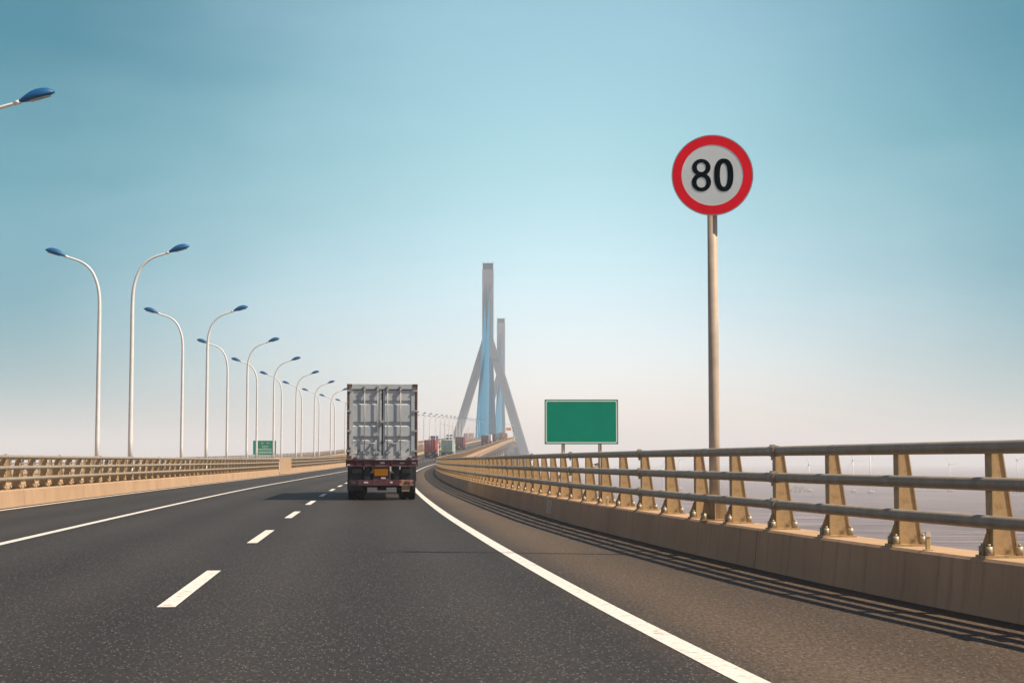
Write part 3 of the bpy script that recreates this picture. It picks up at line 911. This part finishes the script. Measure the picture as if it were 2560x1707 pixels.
# ------------------------------------------------------------------ trucks
def wheel_mesh(r, w):
    t = MB(); N = 28
    prof = [(.28 * r / .5, -w/2 + .03), (.9 * r, -w/2), (.97 * r, -w/2 + .025), (r, -w/2 + .06), (r, w/2 - .06), (.97 * r, w/2 - .025), (.9 * r, w/2), (.28 * r / .5, w/2 - .03)]
    for (rr_, x) in prof:
        for k in range(N):
            a = 2 * math.pi * k / N; t.v.append((x, rr_ * math.cos(a), rr_ * math.sin(a)))
    n = len(prof)
    for i in range(n):
        for k in range(N):
            k2, i2 = (k + 1) % N, (i + 1) % n
            t.face((i*N + k, i*N + k2, i2*N + k2, i2*N + k), 1 <= i <= 5)
    h = MB(); h.tube([(-w/2 + .05, 0, 0), (w/2 - .05, 0, 0)], .27 * r / .5, 20); h.tube([(-w/2 + .03, 0, 0), (w/2 - .03, 0, 0)], .11, 12)
    return t.mesh('tyre', M['tyre']), h.mesh('wheel_rim', M['rimsteel'])
ME_TYRE, ME_HUB = wheel_mesh(.50, .27)
def wheel(parent, x, y):
    o = link('wheel', ME_TYRE, parent); o.location = (x, y, .5)
    link('wheel_rim', ME_HUB, o)
def corrugated(mb, side, L, z0, z1, W2, amp=.036, pitch=.28):
    """trapezoid ribs running up a container wall, sides at x = +-W2"""
    pts, y = [], .12
    while y + pitch < L - .1:
        pts += [(y, 0), (y + .07, 0), (y + .14, amp), (y + .21, amp)]; y += pitch
    pts += [(y, 0)]
    o = len(mb.v)
    for (yy, d) in pts:
        for zz in (z0, z1): mb.v.append((side * (W2 - d), yy, zz))
    for i in range(len(pts) - 1):
        j = o + 2 * i; mb.face((j, j + 2, j + 3, j + 1))
def cab(t, mcol, y0, roof=2.9, facing=1):
    """tractor cab; facing=1 points away (+y)"""
    f = facing
    mb = MB()
    P = [(0, .9), (0, roof), (.5, roof + .35), (1.6, roof + .25), (2.05, 2.15), (2.2, 1.55), (2.2, .45), (.4, .45)]
    P = [Vector((-1.22, y0 + f * a, b)) for a, b in P]
    mb.prism(P, Vector((2.44, 0, 0))); c = mb.build('cab', mcol, t, .03)
    mb = MB(); q = [Vector((-1.08, y0 + f * 2.02, 2.18)), Vector((1.08, y0 + f * 2.02, 2.18)), Vector((1.04, y0 + f * 1.70, 2.98)), Vector((-1.04, y0 + f * 1.70, 2.98))]
    mb.prism(q, Vector((0, f * .10, 0))); mb.build('windscreen', M['glass'], c)
    mb = MB(); mb.rbox(-1.24, 1.24, min(y0 + f*2.15, y0 + f*2.32), max(y0 + f*2.15, y0 + f*2.32), .30, .80, .05, 2, 'y'); mb.build('bumper', M['white'], c)
    mb = MB(); mb.box(-.8, .8, min(y0 + f*2.19, y0 + f*2.24), max(y0 + f*2.19, y0 + f*2.24), .95, 1.5); mb.build('grille', M['chassis'], c)
    for sx in (-1, 1):
        mb = MB(); mb.rbox(sx*.98 - .17, sx*.98 + .17, min(y0 + f*2.30, y0 + f*2.345), max(y0 + f*2.30, y0 + f*2.345), .48, .70, .03, 2, 'y'); mb.build('headlight', M['reflect'], c)
        mb = MB(); mb.rbox(min(sx*1.28, sx*1.46), max(sx*1.28, sx*1.46), min(y0 + f*1.9, y0 + f*1.98), max(y0 + f*1.9, y0 + f*1.98), 1.9, 2.6, .04, 2, 'y'); mb.tube([(sx*1.2, y0 + f*1.9, 2.7), (sx*1.37, y0 + f*1.94, 2.55)], .02, 6); mb.build('mirror', M['chassis'], c)
    for yy in (y0 + f * 1.45,):
        for sx in (-1.05, 1.05): wheel(t, sx, yy)
    for sx in (-1.05, -.74, .74, 1.05): wheel(t, sx, y0 - f * 1.3)
def container_truck(name, label, loc, rz, rx, ccol, detail=1, facing=1, cabcol=None, group=None, chmat=None, H=2.59, door=None, L=12.2, roofmat=None):
    t = thing(name, label, 'truck', loc, rz, group, rx)
    chmat = chmat or M['chassis']
    B, T, W2 = 1.42, 1.42 + H, 1.22
    # container shell
    mb = MB()
    for s_ in (-1, 1): corrugated(mb, s_, L, B + .12, T - .1, W2 - .012)
    mb.box(-W2 + .03, W2 - .03, .16, L - .02, T - .09, T - .03)
    mb.box(-W2 + .03, W2 - .03, .16, L - .02, B + .05, B + .14)
    mb.box(-W2 + .06, W2 - .06, L - .06, L - .02, B + .05, T - .03)
    mb.box(-W2 + .07, W2 - .07, .09, .13, B + .1, T - .08)
    body = mb.build('container', ccol, t)
    fr = MB()
    for s_ in (-1, 1):
        pw = .065 if detail == 2 else .14
        fr.box(min(s_*(W2 - pw), s_*W2), max(s_*(W2 - pw), s_*W2), .0, .16, B, T)
        fr.box(min(s_*(W2 - .10), s_*W2), max(s_*(W2 - .10), s_*W2), L - .16, L, B, T)
        for zz in (B, T - .1): fr.box(min(s_*(W2 - .07), s_*(W2 - .002)), max(s_*(W2 - .07), s_*(W2 - .002)), .16, L - .16, zz + .005, zz + .1 if zz < 2 else zz + .095)
    hd_ = MB(); hd_.box(-W2 + pw, W2 - pw, .005, .12, T - .17, T - .002); hd_.box(-W2 + pw, W2 - pw, .005, .12, B + .002, B + .12)
    hd_.build('door_header', ccol, body)
    fr.build('container_frame', M['rust'] if detail == 2 else ccol, body)
    cast = MB()
    for s_ in (-1, 1):
        for zz in (B - .004, T - .114):
            cast.box(min(s_*(W2 - .17), s_*(W2 + .004)), max(s_*(W2 - .17), s_*(W2 + .004)), -.008, .17, zz, zz + .118)
    cast.build('corner_casting', M['rust'] if detail == 2 else ccol, body)
    if facing == 1:
        if detail == 2:
            # two doors pressed with three grooves each
            for s_ in (-1, 1):
                g = [(3.44, 3.32), (2.70, 2.565), (2.20, 2.075)]
                prof = [(B + .125, .0), (B + .125, -.012)]
                zz = B + .125
                pr = [(.03, B + .125)]
                for (u, d) in reversed(g):
                    pr += [(.03, d - .022), (.068, d + .012), (.068, u - .02), (.03, u + .012)]
                pr += [(.03, T - .175)]
                xa, xb = (.022, W2 - .085) if s_ > 0 else (-W2 + .085, -.022)
                mb = MB()
                xi0, xi1 = (xa + .07, xb - .13) if s_ > 0 else (xa + .13, xb - .07)
                for i in range(len(pr) - 1):
                    (y0, q0), (y1, q1) = pr[i], pr[i + 1]
                    mb.add([(xi0, y0, q0), (xi1, y0, q0), (xi1, y1, q1), (xi0, y1, q1)], [(0, 1, 2, 3)])
                mb.box(xa, xi0, .012, .075, B + .125, T - .175); mb.box(xi1, xb, .012, .075, B + .125, T - .175)
                dr = mb.build('door', door or ccol, body)
                bars = (.18, .63) if s_ > 0 else (-.615, -.16)
                for bx in bars:
                    b = MB(); b.tube([(bx, -.032, B + .03), (bx, -.032, T - .04)], .018, 10)
                    b.build('locking_bar', M['doorsteel'], dr)
                    b = MB()
                    for zz in (B + .07, B + .22, 2.24, T - .09, T - .22):
                        b.rbox(bx - .04, bx + .04, -.058, .03, zz - .035, zz + .035, .01, 2, 'y')
                    b.build('bar_bracket', M['doorsteel'], dr)
                hx0, hx1 = (.20, .50) if s_ > 0 else (-.55, -.20)
                b = MB(); b.tube([(hx0, -.05, 1.95), (hx1, -.05, 1.955)], .014, 8); b.box((hx0 + hx1)/2 - .03, (hx0 + hx1)/2 + .03, -.06, .03, 1.92, 1.99); b.build('door_handle', M['doorsteel'], dr)
                for zz in (1.70, 2.39, 3.08, 3.78):
                    b = MB(); b.rbox(min(s_*1.055, s_*1.215), max(s_*1.055, s_*1.215), -.022, .005, zz - .035, zz + .035, .01, 2, 'y'); b.build('hinge', M['doorsteel'], dr)
            mb = MB(); mb.box(-.0215, .0215, .02, .09, B + .125, T - .175)
            for s_ in (-1, 1): mb.box(s_*(W2 - .075) - .0095, s_*(W2 - .075) + .0095, .02, .09, B + .125, T - .175)
            mb.box(-W2 + .09, W2 - .09, -.002, .004, T - .197, T - .172)
            mb.build('door_gasket', M['gasket'], body)
            mb = MB(); mb.rbox(-.09, .06, -.06, .03, 2.67, 2.76, .01, 2, 'y'); mb.build('lock_box', M['doorsteel'], body)
            mb = MB(); mb.box(-1.03, -.86, .022, .029, 1.60, 1.72); mb.build('data_plate', M['cream'], body)
        else:
            mb = MB()
            for k in range(9):
                x = -1.0 + .25 * k; mb.box(x - .035, x + .035, .052, .095, B + .13, T - .18)
            mb.build('door', ccol, body)
            for bx in (-.615, -.16, .18, .63):
                b = MB(); b.tube([(bx, .02, B + .04), (bx, .02, T - .06)], .022, 6); b.build('locking_bar', M['doorsteel'], body)
    # chassis
    mb = MB()
    for s_ in (-1, 1): mb.box(min(s_*.38, s_*.52), max(s_*.38, s_*.52), .1, L - .4, .98, 1.40)
    for yy in (2, 4.5, 7, 9.5): mb.box(-1.1, 1.1, yy, yy + .12, 1.2, 1.38)
    ch = mb.build('chassis', chmat, t)
    back = -.02 if facing == 1 else L + .02
    if facing == 1:
        mb = MB(); mb.box(-1.245, 1.245, -.05, .12, 1.165, 1.395); 
        mb.prism([Vector((-1.06, -.02, 1.395)), Vector((-.82, -.02, 1.395)), Vector((-.94, -.02, 1.50))], Vector((0, .05, 0)))
        mb.prism([Vector((.80, -.02, 1.395)), Vector((1.04, -.02, 1.395)), Vector((.92, -.02, 1.50))], Vector((0, .05, 0)))
        mb.box(-1.245, 1.245, -.085, -.05, 1.375, 1.395); mb.box(-1.245, 1.245, -.085, -.05, 1.165, 1.18)
        if detail == 2:
            for x in (-.86, -.58, -.24, .34, .95): mb.box(x - .008, x + .008, -.084, -.05, 1.18, 1.375)
        mb.build('rear_beam', M['maroon'], ch)
        mb = MB(); mb.box(-1.12, 1.09, -.03, .05, .505, .70); bp = mb.build('bumper_bar', M['maroon'], ch)
        for s_, x0, x1 in ((-1, -1.125, -.80), (1, .60, 1.09)):
            mb = MB(); mb.box(x0, x1, -.036, .056, .50, .705); mb.build('bumper_end', M['bumperend'] if s_ > 0 else M['flap'], bp)
        for x in (-.51, .51): 
            mb = MB(); mb.box(x - .095, x + .095, 0.0, .10, .705, 1.16); mb.build('bumper_hanger', M['chassis'], ch)
        mb = MB(); mb.box(-.30, .27, .02, .06, .705, 1.16); pn = mb.build('plate_panel', M['maroon'], ch)
        mb = MB(); mb.rbox(-.265, .205, -.002, .018, .845, 1.085, .015, 2, 'y'); mb.build('number_plate', M['orange'] if detail == 2 else M['white'], pn)
        mb = MB(); mb.box(-.03, .13, .004, .018, .735, .79); mb.build('reflector', M['reflect'], pn)
        for s_ in (-1, 1):
            mb = MB(); mb.box(min(s_*.64, s_*1.19), max(s_*.64, s_*1.19), .28, .31, .66, 1.16); mb.build('wheel_guard', M['flap'], ch)
            mb = MB(); x = .86 * s_; mb.rbox(x - .17, x + .17, .2, .279, .93, 1.09, .02, 2, 'y'); mb.build('tail_light', M['taillight'], ch)
        if detail == 2:
            for x0, x1, z0, z1 in ((-.06, .10, 1.26, 1.32), (1.03, 1.17, 1.265, 1.315), (.62, .78, 1.27, 1.30), (-1.2, -1.1, 1.2, 1.24)):
                mb = MB(); mb.box(x0, x1, -.056, -.0505, z0, z1); mb.build('reflector', M['reflect'], ch)
            for x0, x1 in ((-1.06, -.90), (.78, .97)):
                mb = MB(); mb.box(x0, x1, -.046, -.037, .56, .65); mb.build('marker_light', M['maroon'], bp)
            for x0, x1 in ((-.62, -.47), (.28, .37)):
                mb = MB(); mb.box(x0, x1, -.036, -.0305, .585, .645); mb.build('reflector', M['reflect'], bp)
        mb = MB(); mb.box(-1.19, -.66, .12, .135, .33, .66); mb.build('mud_flap', M['flap'], ch)
        mb = MB(); mb.prism([Vector((.68, .0, .50)), Vector((.98, 0, .50)), Vector((.95, 0, .30)), Vector((.69, 0, .30))], Vector((0, .015, 0))); mb.build('mud_flap', M['flaptan'] if detail == 2 else M['flap'], ch)
    ax = (1.1, 2.4, 3.7) if facing == 1 else (L - 1.1, L - 2.4, L - 3.7)
    for yy in ax:
        for sx in (-1.04, -.75, .75, 1.04): wheel(t, sx, yy)
        mb = MB(); mb.tube([(-.9, yy, .5), (-.3, yy, .5), (.3, yy, .5), (.9, yy, .5)], [.07, .08, .08, .07], 10)
        for sx in (-.44, .44): mb.rbox(sx - .13, sx + .13, yy - .12, yy + .12, .46, .9, .04, 2)
        if detail == 2 and yy == ax[0]: mb.tube([(-.16, yy, .48), (.16, yy, .48)], .16, 14)
        mb.build('axle', M['chassis'], ch)
    cab(t, cabcol or M['white'], L + .5 if facing == 1 else -.5, facing=facing)
    return t
M['doorsteel'] = paint('door_fittings', (.36, .36, .36), .5, .1, .15, 9, (.16, .10, .08), (.6, .7), 12)
# grey container door with grime near its foot
def door_mat():
    m, n, l, b = new_mat('container_grey')
    v = coords(n, l); sp = n.new('ShaderNodeSeparateXYZ'); l.new(v, sp.inputs[0])
    col = ramp_mix(n, l, noise(n, l, 1.6, 5, v), (.40, .45, .46), (.50, .54, .545))
    col = ramp_mix(n, l, noise(n, l, 5.0, 7, coords(n, l, scale=(2, 1, .5)), .7), col, (.60, .55, .48), .58, .72)
    gr = ramp_mix(n, l, noise(n, l, 4.2, 6, v, .65), col, (.085, .085, .082), .53, .62)
    low = n.new('ShaderNodeMapRange'); low.inputs[1].default_value = 2.08; low.inputs[2].default_value = 1.95
    l.new(sp.outputs[2], low.inputs[0])
    mx = n.new('ShaderNodeMix'); mx.data_type = 'RGBA'; l.new(low.outputs[0], mx.inputs[0]); l.new(col, mx.inputs[6]); l.new(gr, mx.inputs[7])
    fin = ramp_mix(n, l, noise(n, l, 30, 5, v, .7), mx.outputs[2], (.20, .13, .10), .68, .74)
    l.new(fin, b.inputs['Base Color']); b.inputs['Roughness'].default_value = .5
    return m
M['cgrey'] = door_mat()
def cpaint(name, c): return paint(name, c, .5, 0, .15, 1.5, tuple(x * .6 + .05 for x in c), (.6, .8), 3)
M['cred'] = cpaint('container_red', (.36, .045, .06)); M['cgreen'] = cpaint('container_green', (.26, .40, .36))
M['cplum'] = cpaint('container_plum', (.16, .03, .06)); M['cdark'] = cpaint('container_dark', (.055, .04, .07))
M['cteal'] = cpaint('container_teal', (.16, .36, .38)); M['cblue'] = cpaint('container_blue', (.03, .07, .20))
M['cslate'] = cpaint('container_slate', (.10, .13, .18)); M['corange'] = cpaint('truck_orange', (.66, .27, .12)); M['cwhite'] = cpaint('container_white', (.72, .70, .66))
M['cbrown'] = cpaint('container_brown', (.22, .13, .10))
Z0 = 56.1
main = container_truck('container_truck', 'large grey container truck close ahead with worn doors and orange number plate', (-4.33, Z0, 0), R(4.4), 0, M['cgrey'], 2, 1, M['white'], 'container trucks in our lanes', M['maroon'])
main.scale = (.962, .962, .962)
def place(label, z, off, ccol, cabcol=None, facing=1, group='container trucks in our lanes', **kw):
    return container_truck('container_truck', label, at(z, off), heading(z), grade(z), ccol, 1, facing, cabcol, group, **kw)
place('red container truck just right of the grey truck, left lane', 375, -1.9, M['cred'])
place('pale green container truck beside the red one, cut off below by the railing', 370, 2.15, M['cgreen'])
place('plum container truck in the left lane past the green one', 525, -2.0, M['cplum'], M['cred'], chmat=M['maroon'])
place('dark purple container truck in the right lane below the pylon', 640, 1.9, M['cdark'], M['cred'])
place('white container truck showing above the dark purple one', 690, 1.7, M['cwhite'])
place('second dark container truck, right of the purple one', 745, 1.9, M['cdark'], M['cbrown'])
place('tall slate grey container truck far up the climb under the cables', 930, 1.9, M['cslate'], H=2.9)
place('small teal container truck between the dark truck and the slate one', 1000, -2.0, M['cteal'])
place('orange truck on the shoulder far ahead by the wall', 880, 4.5, M['corange'], M['corange'])
G2 = 'trucks coming down the oncoming carriageway'
place('oncoming truck with red cab and dark blue container above the red truck', 583, -14.15, M['cblue'], M['cred'], -1, G2)
place('oncoming truck with white cab and dark load above the green truck', 690, -14.15, M['cslate'], M['cwhite'], -1, G2)
place('oncoming plum truck just right of the plum container truck', 845, -14.15, M['cplum'], M['cplum'], -1, G2)
place('oncoming brown truck farthest away left of the cables', 905, -14.15, M['cbrown'], M['corange'], -1, G2)

# ------------------------------------------------------------------ masts and signs by the pylon
g = thing('message_sign', 'orange message board on a side mast beside the right pylon leg', 'road sign', at(1000, 7.2, -.5), heading(1000))
mb = MB(); mb.tube([(0, 0, 0), (0, 0, 8.2)], .16, 10); mb.build('mast', M['rim'], g)
mb = MB(); mb.tube([(0, 0, 7.2), (-3.2, 0, 7.2)], .09, 8); mb.tube([(0, 0, 6.4), (-3.2, 0, 6.4)], .09, 8); mb.build('arm', M['rim'], g)
mb = MB(); mb.rbox(-4.3, -1.3, -.16, .16, 5.9, 7.7, .08, 2, 'y'); mb.build('board', M['vms'], g)
mb = MB(); mb.rbox(-.35, .35, -.25, .25, 5.2, 6.3, .08, 2); mb.rbox(-.25, .25, -.2, .2, 7.0, 7.9, .06, 2); mb.build('control_box', M['dark'], g)
g = thing('green_plate_sign', 'small green sign at the foot of the orange message board', 'road sign', at(985, 8.2, -.5), heading(985))
mb = MB(); mb.rbox(-.95, .95, -.05, .05, 1.6, 2.8, .05, 2, 'y'); mb.build('sign_board', M['green'], g)
mb = MB(); mb.rbox(-.88, .88, -.06, -.052, 1.67, 2.73, .04, 2, 'y'); mb.rbox(-.80, .80, -.068, -.061, 1.75, 2.65, .03, 2, 'y'); mb.build('face', M['palegreen'], g)
mb = MB(); mb.tube([(-.5, .1, -.2), (-.5, .1, 2.6)], .06, 8); mb.tube([(.5, .1, -.2), (.5, .1, 2.6)], .06, 8); mb.build('post', M['rim'], g)
g = thing('cantilever_mast', 'thin grey mast with a long sloping arm in front of the right pylon leg', 'mast', at(1030, 8.0, -.5), heading(1030))
mb = MB(); mb.tube([(0, 0, 0), (0, 0, 7.5), (-.1, 0, 8.6), (-.6, 0, 9.2)], [.13, .11, .10, .09], 10); mb.build('pole', M['rim'], g)
mb = MB(); mb.tube([(-.6, 0, 9.2), (-3, 0, 9.6), (-5.6, 0, 10.0)], [.09, .075, .05], 8); mb.build('arm', M['rim'], g)
mb = MB(); mb.rbox(-6.2, -5.4, -.12, .12, 9.94, 10.1, .04, 2); mb.build('lamp_head', M['lamp'], g)
g = thing('camera_mast', 'white camera mast with crossbars in front of the blue cables', 'mast', at(760, MID + .4, .3), heading(760))
mb = MB(); mb.tube([(0, 0, 0), (0, 0, 6.6)], [.12, .08], 8); mb.build('pole', M['white'], g)
mb = MB(); mb.box(-.9, .9, -.05, .05, 6.0, 6.15); mb.box(-.7, .7, -.05, .05, 5.2, 5.32); mb.build('crossbar', M['white'], g)
for x in (-.8, .8):
    mb = MB(); mb.rbox(x - .16, x + .16, -.3, .2, 6.15, 6.5, .05, 2); mb.build('camera_housing', M['white'], g)

# ------------------------------------------------------------------ out on the water
DW = 1.3 - SEA
def sea_at(px, py):
    a = math.atan((py - 853.5) / 4200) - R(4.065); y = DW / math.tan(a)
    return Vector(((px - 1280) * y / 4200, y, SEA)), y
T_ = [(1656, 1230, 1165, 20, 'wind turbine left of the speed sign, the one nearer the green board'),
      (1698, 1226, 1150, 75, 'wind turbine just left of the speed sign pole'),
      (2021, 1230, 1162, 100, 'wind turbine beside the offshore platform'),
      (2130, 1231, 1151, 95, 'wind turbine left of the tallest one, right of the platform'),
      (2173, 1234, 1131, 40, 'tallest wind turbine on the sea, between the two right-hand railing posts'),
      (2371, 1230, 1161, 85, 'wind turbine right of the large post with the peg'),
      (2540, 1232, 1150, 70, 'wind turbine at the right edge of the view')]
for (px, py, ph, rot, lab) in T_:
    p, y = sea_at(px, py); k = y / 4200
    H = (py - ph) * k; bl = 27 * k
    t = thing('wind_turbine', 'hazy white ' + lab, 'wind turbine', p, 0, 'offshore wind turbines')
    mb = MB(); mb.tube([(0, 0, 1.8), (0, 0, H)], [.020 * H, .011 * H], 14); mb.build('tower', M['turbine'], t)
    mb = MB()
    for q in range(4):
        a = q * math.pi / 2 + .4; mb.tube([(2.2 * math.cos(a), 2.2 * math.sin(a), -1), (1.0 * math.cos(a), 1.0 * math.sin(a), 2.6)], .28, 8)
    mb.cyl((0, 0, 1.4), 3.2, .7, 16); mb.build('foundation', M['galv'], t)
    mb = MB(); mb.rbox(-.5, .5, -1.0, 2.0, H - .4, H + .8, .2, 3, 'y'); nc = mb.build('nacelle', M['turbine'], t)
    mb = MB(); mb.tube([(0, -1.9, H + .2), (0, -1.5, H + .2), (0, -1.0, H + .2)], [.15, .45, .5], 12); hub = mb.build('hub', M['turbine'], nc)
    for q in range(3):
        a = R(rot + 120 * q); d = Vector((math.sin(a), 0, math.cos(a))); s_ = Vector((math.cos(a), 0, -math.sin(a)))
        c0 = Vector((0, -1.5, H + .2)); mb = MB(); o = 0
        secs = [(0, .22, .2), (.12, .34, .16), (.3, .26, .10), (.65, .16, .06), (1.0, .05, .03)]
        for (f, w_, th_) in secs:
            c = c0 + d * (.3 + bl * f)
            for (u, v_) in ((-1, 0), (-.2, 1), (1, 0), (-.2, -1)): mb.v.append(tuple(c + s_ * (u * w_ * bl / 9) + Vector((0, v_ * th_, 0))))
        for i in range(len(secs) - 1):
            for q2 in range(4): mb.face((4*i + q2, 4*i + (q2+1) % 4, 4*i + 4 + (q2+1) % 4, 4*i + 4 + q2))
        mb.face((0, 1, 2, 3)); mb.face((16, 17, 18, 19)); mb.build('blade', M['turbine'], nc)
p, y = sea_at(1992, 1230)
t = thing('offshore_platform', 'faint grey offshore platform on piles out on the hazy sea', 'platform', p, 0)
mb = MB(); mb.box(-7, 7, -4, 4, 2.2, 2.7); mb.build('deck', M['galv'], t)
for x in (-6, -2, 2, 6):
    for yy in (-3, 3):
        mb = MB(); mb.tube([(x, yy, -.8), (x, yy, 2.2)], .3, 8); mb.build('pile', M['galv'], t)
for (a, b, hh_) in ((-2.5, -.5, 5.5), (.2, 2.4, 4.6), (3.2, 5.5, 5.2)):
    mb = MB(); mb.box(a, b, -2.5, 2.5, 2.7, hh_); mb.build('cabin', M['galv'], t, .1)
mb = MB(); mb.tube([(-4.5, 0, 2.7), (-4.5, 0, 8.5)], .15, 6); mb.tube([(-4.5, 0, 8.3), (-6.5, 0, 7.2)], .1, 6); mb.build('crane', M['galv'], t)
p, y = sea_at(1534, 1250)
t = thing('channel_buoy', 'tiny dark buoy floating on the sea below the railing', 'buoy', p, 0)
mb = MB(); mb.cyl((0, 0, -.4), 1.1, 1.0, 16); mb.build('float', M['chassis'], t)
mb = MB(); mb.tube([(0, 0, .6), (0, 0, 2.6)], [.7, .25], 8); mb.cyl((0, 0, 2.6), .3, .5, 8); mb.build('tower', M['chassis'], t)

# ------------------------------------------------------------------ haze over the sea
m, n, l, b = new_mat('haze')
n.remove(b)
pv = n.new('ShaderNodeVolumePrincipled')
pv.inputs['Color'].default_value = (.91, .96, 1.0, 1)
pv.inputs['Density'].default_value = .00029
pv.inputs['Anisotropy'].default_value = 0.0
l.new(pv.outputs[0], n['Material Output'].inputs['Volume'])
mb = MB(); mb.box(-7100, 7100, -450, 11100, SEA - 2.2, 136)
tag(mb.build('haze', m), 'pale haze hanging over the sea and the bridge', 'haze', kind='stuff')
